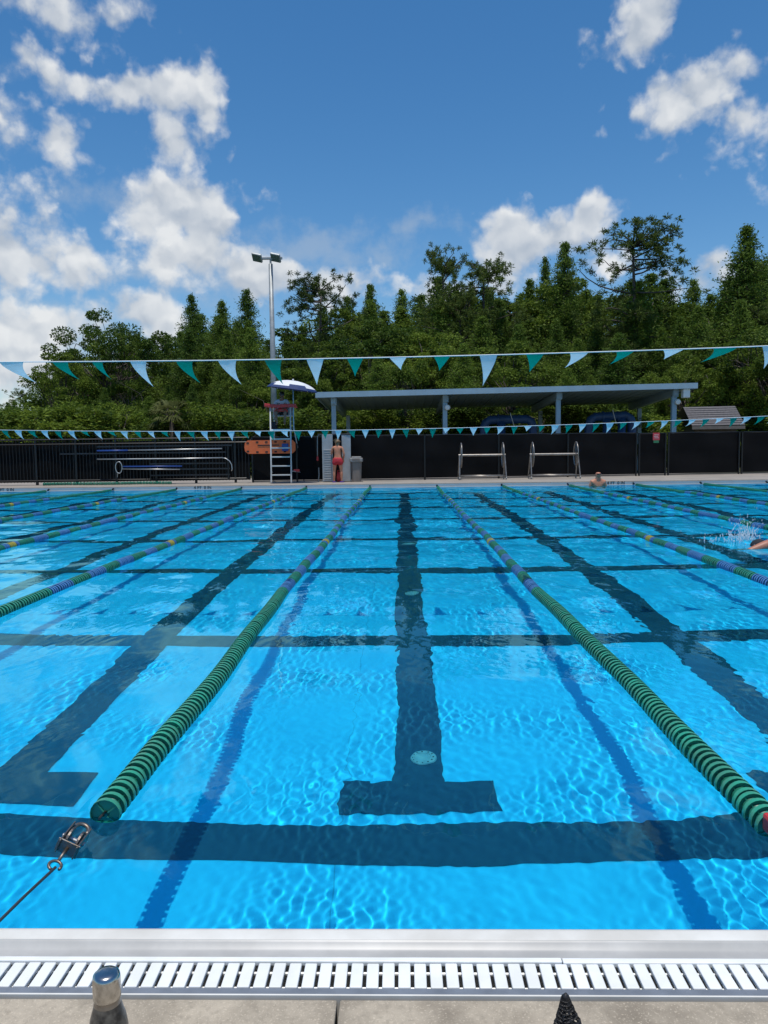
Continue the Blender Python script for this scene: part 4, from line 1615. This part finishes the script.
# ------------------------------------------------------------------ swimmers
# far: resting at the wall, head and shoulders out
fs = aty(598, 482, 22.45)
t = thing('person', 'bald swimmer with dark goggles resting at the far wall, shoulders above water', 'person', (fs.x, 22.45, .11))
H = 1.8
q = lambda x, y, z: (x * H, y * H, z * H)
J = {'pelvis': (q(0, .02, -.26), (.09 * H, .06 * H)), 'belly': (q(0, .01, -.16), .075 * H), 'chest': (q(0, 0, -.05), (.1 * H, .065 * H)), 'upper': (q(0, 0, .02), (.085 * H, .055 * H)), 'neck': (q(0, -.01, .075), .033 * H)}
E = [('pelvis', 'belly'), ('belly', 'chest'), ('chest', 'upper'), ('upper', 'neck')]
for s, n_ in ((-1, 'l'), (1, 'r')):
    J[n_ + 'sh'] = (q(s * .105, 0, .015), .042 * H)
    J[n_ + 'el'] = (q(s * .145, .02, -.13), .03 * H)
    J[n_ + 'wr'] = (q(s * .1, -.1, -.17), .02 * H)
    J[n_ + 'hip'] = (q(s * .05, .02, -.3), .055 * H)
    J[n_ + 'kn'] = (q(s * .07, -.1, -.46), .035 * H)
    J[n_ + 'an'] = (q(s * .07, .0, -.62), .022 * H)
    J[n_ + 'toe'] = (q(s * .07, -.08, -.65), .016 * H)
    E += [('upper', n_ + 'sh'), (n_ + 'sh', n_ + 'el'), (n_ + 'el', n_ + 'wr'), ('pelvis', n_ + 'hip'), (n_ + 'hip', n_ + 'kn'), (n_ + 'kn', n_ + 'an'), (n_ + 'an', n_ + 'toe')]
    hand(J, E, n_ + 'wr', (-s * .5, -.7, .0), (0, -.2, .9), H, n_)
hb = Vector(q(.0, -.015, .145))
head(J, E, 'neck', hb, (0, -.05, 1), (0, -1, -.05), H)
skin_mesh('body', J, E, M['skin'], t)
b = MB()
for s in (-1, 1):
    b.ball(hb + Vector((s * .021, -.05, .008)) * H, .016 * H, 10, 6, (1, .5, .75))
b.tube([hb + Vector((.052 * math.cos(k * PI / 8), .052 * math.sin(k * PI / 8) - .004, .012)) * H for k in range(16)], .005 * H, 6, closed=True)
b.build('goggles', M['lens'], t, True)

# right: front crawl towards the camera, cap and raised arm
rs = atz(761, 541.5, .05)
t = thing('person', 'front crawl swimmer with black cap at the right picture edge', 'person', (rs.x + .18, rs.y + .04, -.045), R(-80))
H = 1.75
J = {'pelvis': (q(.02, .33, -.05), (.085 * H, .06 * H)), 'belly': (q(.01, .22, -.02), .074 * H), 'chest': (q(0, .1, .0), (.095 * H, .062 * H)), 'upper': (q(0, .03, .012), (.085 * H, .052 * H)), 'neck': (q(0, -.04, .008), .034 * H)}
E = [('pelvis', 'belly'), ('belly', 'chest'), ('chest', 'upper'), ('upper', 'neck')]
for s, n_ in ((-1, 'l'), (1, 'r')):
    J[n_ + 'hip'] = (q(s * .05 + .02, .38, -.06), .055 * H)
    J[n_ + 'kn'] = (q(s * .05 + .03, .6, -.1), .036 * H)
    J[n_ + 'an'] = (q(s * .05 + .03, .84, -.08), .022 * H)
    J[n_ + 'toe'] = (q(s * .05 + .03, .92, -.1), .015 * H)
    E += [('pelvis', n_ + 'hip'), (n_ + 'hip', n_ + 'kn'), (n_ + 'kn', n_ + 'an'), (n_ + 'an', n_ + 'toe')]
J['lsh'] = (q(-.1, .02, .0), .04 * H)
J['lel'] = (q(-.13, .16, -.04), .028 * H)
J['lwr'] = (q(-.12, .28, -.08), .019 * H)
J['rsh'] = (q(.1, -.01, .06), .052 * H)
J['rel'] = (q(.135, -.16, .045), .036 * H)
J['rwr'] = (q(.12, -.29, -.0), .022 * H)
E += [('upper', 'lsh'), ('lsh', 'lel'), ('lel', 'lwr'), ('upper', 'rsh'), ('rsh', 'rel'), ('rel', 'rwr')]
hand(J, E, 'lwr', (0, 1, -.3), (1, .2, 0), H, 'l')
hand(J, E, 'rwr', (0, -1, -.2), (1, 0, 0), H, 'r')
hb = Vector(q(-.01, -.105, .012))
head(J, E, 'neck', hb, (0, -1, .25), (-.25, -.2, -1), H)
skin_mesh('body', J, E, M['skin_tan'], t)
MB().ball(hb + Vector((0, -.006, .006)) * H, .0555 * H, 14, 10, (.92, 1.08, .95)).build('swim_cap', M['dark_cloth'], t, True)

# splash: a sheet of droplets and short jets
r = random.Random(9)
b = MB()
s0 = atz(752, 540, .03)
for k in range(340):
    h = abs(r.gauss(0, .13)) + .01
    x = s0.x + .0 + r.gauss(0, .05 + .12 * h) + .06 * h
    y = s0.y + .2 + r.gauss(0, .16)
    if r.random() < .25:
        x, y, h = s0.x + r.gauss(-.28, .2), s0.y + r.gauss(.1, .25), abs(r.gauss(0, .05))
    rad = r.uniform(.0025, .0065) * (1.35 if h < .1 else 1)
    b.ball((x, y, h), rad, 6, 4, (1, 1, r.uniform(1, 3.2)))
for k in range(16):
    x, y = s0.x + r.gauss(0, .06), s0.y + .15 + r.gauss(0, .1)
    h = r.uniform(.06, .3)
    dx = r.gauss(.02, .05)
    b.tube([(x, y, 0), (x + dx * .5, y, h * .6), (x + dx, y + .01, h)], [.007, .004, .0015], 6)
sp = b.build('splash', M['droplet'], None, True)
tag(sp, 'white splash of droplets behind the front crawl swimmer', 'splash', None, 'stuff')

# ------------------------------------------------------------------ foreground: bottle and net bag
bt = aty(106, 968, -.5)
t = thing('water_bottle', 'worn black steel bottle with shiny silver cap on the near deck', 'bottle', (bt.x + .0, -.5, .012))
bh = aty(106, 971.5, -.5).z - .012
MB().lathe([(0, 0), (.033, 0), (.036, .006), (.0365, bh - .125), (.0355, bh - .11), (.0325, bh - .09), (.0275, bh - .073), (.0245, bh - .06)], seg=36).build('body', M['bottle_black'], t, True, 40)
MB().lathe([(.0246, bh - .062), (.0246, bh - .058), (.0236, bh - .055), (.0236, bh - .05), (.0243, bh - .049)], seg=36).build('collar', M['worn_steel'], t, True, 40)
MB().lathe([(.0238, bh - .05), (.0252, bh - .0485), (.0255, bh - .03), (.0252, bh - .012), (.0236, bh - .005), (.019, bh - .001), (.01, bh), (0, bh)], seg=40).build('cap', M['chrome'], t, True, 50)

nb = aty(567.5, 998, -.55)
t = thing('net_bag', 'black net bag with a pointed top on the near deck', 'bag', (nb.x, -.55, .004))
hb_ = nb.z - .004


def bagpt(s, a, k=1.):
    r_ = (.005 + .07 * s + .05 * max(0, s - .25)) * k * (1 + .16 * math.sin(3 * a + 9 * s) * min(1, 4 * s))
    x = r_ * math.cos(a) * (1 + .18 * math.sin(2 * a + 3 * s)) + .012 * s * (s > 0) - .004
    y = r_ * math.sin(a) * .8 * (1 + .12 * math.sin(3 * a))
    return Vector((x, y, hb_ * (1 - s) + .003))


b = MB()
na, ns = 18, 36
for i in range(ns + 1):
    for k in range(na):
        jt = Vector((rf.gauss(0, .0012), rf.gauss(0, .0012), rf.gauss(0, .0012))) * min(1, i / 8)
        b.v.append(tuple(bagpt(i / ns, 2 * PI * (k + (i % 2) * .5) / na) + jt))
for i in range(ns):
    for k in range(na):
        q0, q1 = i * na + k, i * na + (k + 1) % na
        q2, q3 = (i + 1) * na + (k + 1) % na, (i + 1) * na + k
        b.f.append((q0, q1, q2, q3))
nt_ = b.build('netting', M['net'], t)
wm = nt_.modifiers.new('w', 'WIREFRAME')
wm.thickness = .0042
wm.use_even_offset = False
MB().tube([bagpt(.0, 0, .1) + Vector((0, 0, -.012)), bagpt(0, 0, .1), bagpt(0, 0, .1) + Vector((.001, 0, .006))], [.007, .0065, .002], 8).build('knot', M['net'], t, True)

# ------------------------------------------------------------------ trees
def quads(C, size, rng, up=.0, aspect=.5, dirs=None):
    """a leaf-sized rhombus at every centre; returns verts, faces"""
    n = len(C)
    d = rng.normal(size=(n, 3)) if dirs is None else dirs + rng.normal(size=(n, 3)) * .35
    d /= np.linalg.norm(d, axis=1, keepdims=True) + 1e-9
    nn = rng.normal(size=(n, 3)) + np.array([0, 0, up])
    s = np.cross(d, nn)
    s /= np.linalg.norm(s, axis=1, keepdims=True) + 1e-9
    L_ = size * rng.uniform(.65, 1.35, (n, 1))
    W_ = L_ * aspect
    V = np.stack([C - d * L_ * .5, C + s * W_ * .5, C + d * L_ * .5, C - s * W_ * .5], 1).reshape(-1, 3)
    F = np.arange(n * 4).reshape(n, 4)
    return V, F


def limb(b, p, q, r0, r1, rng, bend=.15, n=4):
    p, q = np.array(p, float), np.array(q, float)
    L_ = np.linalg.norm(q - p)
    off = rng.normal(size=3) * L_ * bend
    pts = [tuple(p + (q - p) * s + off * math.sin(PI * s)) for s in np.linspace(0, 1, n)]
    b.tube(pts, list(np.linspace(r0, r1, n)), 6, cap=False)
    return pts


def tree_proto(kind, seed, name, lab):
    """unit trees about 10 m high, scaled when placed"""
    rng = np.random.default_rng(seed)
    t = thing(name, lab, 'tree')
    b = MB()
    H = 10.
    C, D, S = [], [], []
    if kind == 'pine':
        lean = rng.normal(0, .25, 2)
        tr = lambda z: np.array([lean[0] * (z / H) ** 2 + .08 * math.sin(z), lean[1] * (z / H) ** 2, z])
        b.tube([tuple(tr(z)) for z in np.linspace(0, H * .93, 10)], list(np.linspace(.17, .025, 10)), 8)
        for i in range(46):
            f = rng.uniform(.36, .99)
            z = H * f
            ln = (1.9 * math.sin(min(1, (1 - f) * 2.6 + .22) * PI / 2)) * rng.uniform(.45, 1.15) * (1 if f > .55 else .7)
            a = rng.uniform(0, 2 * PI)
            if i < 9:
                f = .9 + .011 * i
                z, ln = H * f, .5 + .3 * rng.uniform()
            p = tr(min(z, H * .92))
            q_ = p + np.array([math.cos(a) * ln, math.sin(a) * ln, ln * rng.uniform(-.1, .5) + max(0, z - H * .92)])
            pts = limb(b, p, q_, .04, .012, rng, .1, 5)
            for k in range(int(3 + ln * 4.2)):
                c = np.array(pts[rng.choice([2, 3, 4, 4, 4])]) + rng.normal(size=3) * .15 * (.6 + ln)
                m = 50
                dd = rng.normal(size=(m, 3)) + np.array([0, 0, .35])
                dd /= np.linalg.norm(dd, axis=1, keepdims=True)
                C.append(c + dd * rng.uniform(.04, .17, (m, 1)))
                D.append(dd)
        C, D = np.concatenate(C), np.concatenate(D)
        V, F = quads(C, .14, rng, 0, .22, D)
        leaf = M['leaf_pine']
    elif kind == 'cypress':
        tr = lambda z: np.array([.05 * math.sin(z * .8), .05 * math.cos(z * .7), z])
        b.tube([tuple(tr(z)) for z in np.linspace(0, H * .98, 9)], list(np.linspace(.2, .02, 9)), 8)
        for i in range(300):
            f = rng.uniform(.1, 1.)
            z = H * f
            lob = 1 + .13 * math.sin(z * 2.3 + seed)
            ln = 2.4 * (1 - f) ** .74 * rng.uniform(.35, 1.15) * lob + .06
            a = rng.uniform(0, 2 * PI)
            p = tr(z)
            q_ = p + np.array([math.cos(a) * ln, math.sin(a) * ln, ln * rng.uniform(.05, .6)])
            pts = np.array(limb(b, p, q_, .025, .006, rng, .08, 4))
            m = int(26 + 72 * ln)
            s = rng.uniform(.2, 1.05, (m, 1))
            c = pts[0] + (pts[-1] - pts[0]) * s + rng.normal(size=(m, 3)) * (.08 + .13 * ln) * np.array([1, 1, .6])
            C.append(c)
            dd = np.tile((q_ - p) / (ln + .1), (m, 1)) * .5 + rng.normal(size=(m, 3)) * .5 + np.array([0, 0, -.25])
            D.append(dd)
        C, D = np.concatenate(C), np.concatenate(D)
        V, F = quads(C, .14, rng, .3, .34, D)
        leaf = M['leaf_cypress']
    elif kind in ('broad', 'spread'):
        wide = 2.9 if kind == 'broad' else 4.0
        z0 = 3.6 if kind == 'broad' else 5.0
        b.tube([(0, 0, 0), (.1, .05, 1.5), (.05, .1, z0), (0, 0, z0 + 2.5)], [.3, .25, .18, .06], 8)
        K = 62
        for i in range(K):
            a, e = rng.uniform(0, 2 * PI), math.asin(rng.uniform(-.55, 1))
            rr = rng.uniform(.45, 1.) ** .5
            zc_ = 5.6 if kind == 'broad' else 7.2
            hz = 4.0 if kind == 'broad' else 2.4
            c = np.array([wide * rr * math.cos(e) * math.cos(a), wide * rr * math.cos(e) * math.sin(a), zc_ + hz * rr * math.sin(e)]) + rng.normal(size=3) * .25
            limb(b, (0, 0, rng.uniform(z0 * .6, z0 + 1.5)), c, .05, .012, rng, .12, 4)
            m = int(rng.uniform(220, 420))
            R_ = rng.uniform(.4, .85)
            g_ = rng.normal(size=(m, 3))
            g_ /= np.linalg.norm(g_, axis=1, keepdims=True)
            C.append(c + g_ * R_ * rng.uniform(.35, 1, (m, 1)) ** .6 * np.array([1.1, 1.1, .7]))
            D.append(g_ * .7 + np.array([0, 0, -.3]))
        C, D = np.concatenate(C), np.concatenate(D)
        V, F = quads(C, .15, rng, .5, .55, D)
        leaf = M['leaf_broad']
    elif kind == 'shrub':
        for i in range(34):
            a = rng.uniform(0, 2 * PI)
            rr = 2.6 * rng.uniform(0, 1) ** .5
            c = np.array([rr * math.cos(a), rr * math.sin(a) * .7, rng.uniform(.8, 9) * (1 - .35 * (rr / 2.6))])
            limb(b, (rng.normal(0, .3), rng.normal(0, .3), 0), c, .06, .015, rng, .12, 4)
            m = int(rng.uniform(260, 420))
            g_ = rng.normal(size=(m, 3))
            g_ /= np.linalg.norm(g_, axis=1, keepdims=True)
            C.append(c + g_ * rng.uniform(.5, 1.0) * rng.uniform(.3, 1, (m, 1)) ** .6 * np.array([1.1, 1, 1.1]))
            D.append(g_)
        C, D = np.concatenate(C), np.concatenate(D)
        V, F = quads(C, .21, rng, .4, .5, D)
        leaf = M['leaf_broad']
    elif kind == 'palm':
        b.tube([(0, 0, 0), (.05, 0, 3), (0, 0, 6.6)], [.3, .26, .26], 8)
        Vs, Fs = [], []
        o = 0
        for i in range(34):
            a = rng.uniform(0, 2 * PI)
            el = rng.uniform(-.6, 1.2)
            d_ = np.array([math.cos(a) * math.cos(el), math.sin(a) * math.cos(el), math.sin(el)])
            base = np.array([0, 0, 6.6])
            hub = base + d_ * 1.5
            limb(b, base, hub, .03, .02, rng, .03, 3)
            sd = np.cross(d_, [0, 0, 1])
            sd /= np.linalg.norm(sd) + 1e-6
            for k in range(19):
                an = (k - 9) / 9 * 1.5
                dr_ = d_ * math.cos(an) + sd * math.sin(an)
                dr_ = dr_ + np.array([0, 0, -.12])
                s_ = np.cross(dr_, np.cross(d_, sd))
                s_ /= np.linalg.norm(s_)
                ln = rng.uniform(1.2, 1.7)
                m1 = hub + dr_ * ln * .55
                tip = hub + dr_ * ln + np.array([0, 0, -.45])
                Vs += [hub, m1 + s_ * .07, tip, m1 - s_ * .07]
                Fs.append((o, o + 1, o + 2, o + 3))
                o += 4
        V, F = np.array(Vs), np.array(Fs)
        leaf = M['leaf_palm']
    b.build('trunk', M['bark'], t, True)
    t['top'] = float(np.percentile(V[:, 2], 99.85))
    n = len(F)
    # clump-wise light and dark leaves
    cen = V[F].mean(1)
    ph = rng.uniform(0, 6.28, 6)
    tone = .5 + .22 * np.sin(cen[:, 0] * 2.1 + ph[0]) * np.sin(cen[:, 1] * 1.9 + ph[1]) * np.sin(cen[:, 2] * 1.7 + ph[2]) + .2 * np.sin(cen[:, 0] * 5.3 + ph[3]) * np.sin(cen[:, 1] * 4.7 + ph[4]) * np.sin(cen[:, 2] * 5.9 + ph[5]) + rng.normal(0, .17, n)
    np_mesh('crown', V, F, leaf, t, False, np.clip(tone, 0, 1))
    return t


protos = {}
for nm, kind, seed, name in (('pine', 'pine', 1, 'pine_tree'), ('pine2', 'pine', 12, 'pine_tree'), ('pine3', 'pine', 23, 'pine_tree'),
                             ('cyp', 'cypress', 2, 'conifer_tree'), ('cyp2', 'cypress', 14, 'conifer_tree'), ('cyp3', 'cypress', 35, 'conifer_tree'),
                             ('broad', 'broad', 3, 'broadleaf_tree'), ('broad2', 'broad', 15, 'broadleaf_tree'), ('broad3', 'broad', 41, 'broadleaf_tree'),
                             ('spread', 'spread', 4, 'broadleaf_tree'), ('shrub', 'shrub', 5, 'shrub'), ('shrub2', 'shrub', 16, 'shrub'),
                             ('palm', 'palm', 6, 'palm_tree')):
    protos[nm] = tree_proto(kind, seed, name, name)
used = set()
rt_ = random.Random(21)


def plant(kind, px, topy, d, label, group=None, wscale=1., cat=None):
    if 655 < px < 775 and d < 50:
        d = max(d, 46.5)            # keep the ground round the hut clear
    Y = d - 1.85
    top = aty(px, topy, Y)
    p = protos[kind]
    h = top.z / p['top']
    sx = h * wscale
    rz = rt_.uniform(0, 6.28)
    if kind not in used:
        used.add(kind)
        p.location = (top.x, Y, -.05)
        p.rotation_euler = (0, 0, rz)
        p.scale = (sx, sx, h)
        p['label'] = label
        if group:
            p['group'] = group
        o = p
    else:
        o = dup(p, (top.x, Y, -.05), rz, label, group, (sx, sx, h))
        if not group and 'group' in o:
            del o['group']
    if cat:
        o['category'] = cat
    return o


SIL = [(-120, 360), (0, 392), (30, 393), (45, 368), (75, 340), (110, 318), (150, 340), (190, 302), (245, 300), (270, 315), (315, 300), (345, 305), (372, 294), (405, 290), (440, 262), (490, 272), (530, 286), (563, 262),
       (600, 288), (640, 262), (690, 288), (745, 242), (800, 240), (900, 250)]


def sil(px):
    return float(np.interp(px, [a for a, _ in SIL], [c for _, c in SIL]))


# trees that shape the skyline
FEAT = [('spread', 108, 311, 50, 'wide round-crowned pine standing over the left end of the woods', .95),
        ('pine', 20, 388, 74, 'small thin pine at the far left, low against the clouds', 1.2),
        ('broad2', 62, 352, 47, 'leafy tree sloping down at the left end of the woods', 1.0),
        ('cyp', 192, 295, 60, 'slim pointed conifer left of the light pole', .8),
        ('cyp2', 222, 301, 62, 'second pointed conifer from the light pole on its left', .9),
        ('cyp3', 246, 290, 61, 'pointed conifer just left of the light pole', .9),
        ('pine2', 316, 270, 52, 'tufted pine with a flat open crown right of the light pole', 1.1),
        ('cyp', 348, 297, 66, 'pointed conifer right of the flat-crowned pine', .9),
        ('cyp2', 371, 285, 64, 'small conifer peak left of the tall open pine', .8),
        ('cyp3', 402, 290, 63, 'narrow conifer touching the tall open pine', .8),
        ('pine3', 440, 241, 56, 'tall open pine above the middle of the shelter', .85),
        ('pine', 488, 257, 56, 'dense round-topped pine below the right-hand cloud', 1.2),
        ('cyp2', 530, 280, 62, 'dark conifer just right of the round-topped pine', .9),
        ('cyp3', 545, 258, 66, 'thin pale conifer beside the tall pointed one', .6),
        ('cyp', 564, 243, 60, 'tall pointed conifer under the right-hand cloud', .85),
        ('pine2', 640, 219, 54, 'tallest pine, with wide open tufted branches, above the right end of the shelter', 1.25),
        ('cyp3', 694, 280, 66, 'small conifer between the tallest pine and the tall right conifer', .9),
        ('cyp2', 747, 226, 55, 'tall broad conifer at the right edge of the woods', 1.05),
        ('cyp', 790, 232, 58, 'conifer cut by the right picture edge', 1.0),
        ('palm', 171, 398, 40, 'cabbage palm with fan leaves in the undergrowth left of the chair', 1.)]
for kind, px, ty, d_, lab, ws in FEAT:
    plant(kind, px, ty, d_, lab, None, ws)

LAND = [(-60, 'beyond the left picture edge'), (25, 'above the picket fence left end'), (75, 'above the spare lane rope'), (115, 'above the loop pole'), (160, 'above the rescue poles'), (205, 'above the tip of the rescue crook'),
        (250, 'above the orange backboard'), (285, 'behind the lifeguard'), (338, 'above the open locker'), (390, 'above the left shelter bay'), (445, 'above the second shelter post'),
        (485, 'above the left lane reel'), (520, 'above the gap between lane reels'), (556, 'above the right lane reel'), (598, 'above the bald swimmer'), (645, 'above the screened gate'), (680, 'above the shelter roof right end'),
        (715, 'above the shingled hut'), (755, 'above the fence right end'), (830, 'beyond the right picture edge')]
ROW = []


def fill(kind, px, topy, d, what, row, group, ws, cat=None):
    o = plant(kind, px, topy, d, what, group, ws, cat)
    near_ = min(LAND, key=lambda q: abs(q[0] - px))[1]
    ROW.append((row, near_, px, o, what))


px = -70
while px < 850:
    if px > 30:
        fill(rt_.choice(['cyp', 'cyp2', 'cyp3', 'cyp', 'broad2']), px, sil(px) + rt_.uniform(4, 26), rt_.uniform(60, 70), 'tall tree', 'in the woods back row', 'back row of the woods', rt_.uniform(1.05, 1.5))
    px += rt_.uniform(13, 20)
px = -80
while px < 870:
    y = sil(px)
    fill(rt_.choice(['cyp', 'cyp2', 'cyp3', 'broad', 'cyp2', 'cyp3', 'pine3']), px, min(405, y + rt_.uniform(18, 66)) if px > 45 else 402, rt_.uniform(49, 57),
         'leafy tree', 'in the woods middle row', 'middle row of the woods', rt_.uniform(.85, 1.25))
    px += rt_.uniform(17, 25)
px = -90
while px < 880:
    fill(rt_.choice(['cyp', 'broad2', 'cyp3', 'cyp2', 'broad3', 'cyp', 'spread']), px, rt_.uniform(min(352, sil(px) + 50), 400) if px > 70 else rt_.uniform(398, 412), rt_.uniform(43, 47.5),
         'low tree', 'on the woods front edge', 'front edge of the woods', rt_.uniform(.9, 1.4))
    px += rt_.uniform(18, 27)
px = -90
while px < 880:
    fill(rt_.choice(['shrub', 'shrub2']), px, rt_.uniform(400, 424), rt_.uniform(40.5, 42.5),
         'bushy shrub', 'behind the fence', 'undergrowth behind the fence', rt_.uniform(1.5, 2.3), 'shrub')
    px += rt_.uniform(20, 28)
from collections import defaultdict
byrow = defaultdict(list)
for row, nr_, px, o, what in ROW:
    byrow[(row, nr_)].append((px, o, what))
for (row, nr_), it in byrow.items():
    it.sort(key=lambda q: q[0])
    n = len(it)
    words = {1: [''], 2: ['left ', 'right '], 3: ['left ', 'middle ', 'right ']}.get(n) or ['leftmost '] + ['second ', 'third ', 'fourth ', 'fifth ', 'sixth ', 'seventh '][:n - 2] + ['rightmost ']
    for w_, (px, o, what) in zip(words, it):
        o['label'] = '%s%s %s, %s' % (w_, what, row, nr_)

for o in RECV:
    o.cycles.is_caustics_receiver = True
for o in bpy.data.objects:
    if o.name.startswith(('body', 'green_floats')):
        o.cycles.is_caustics_receiver = True
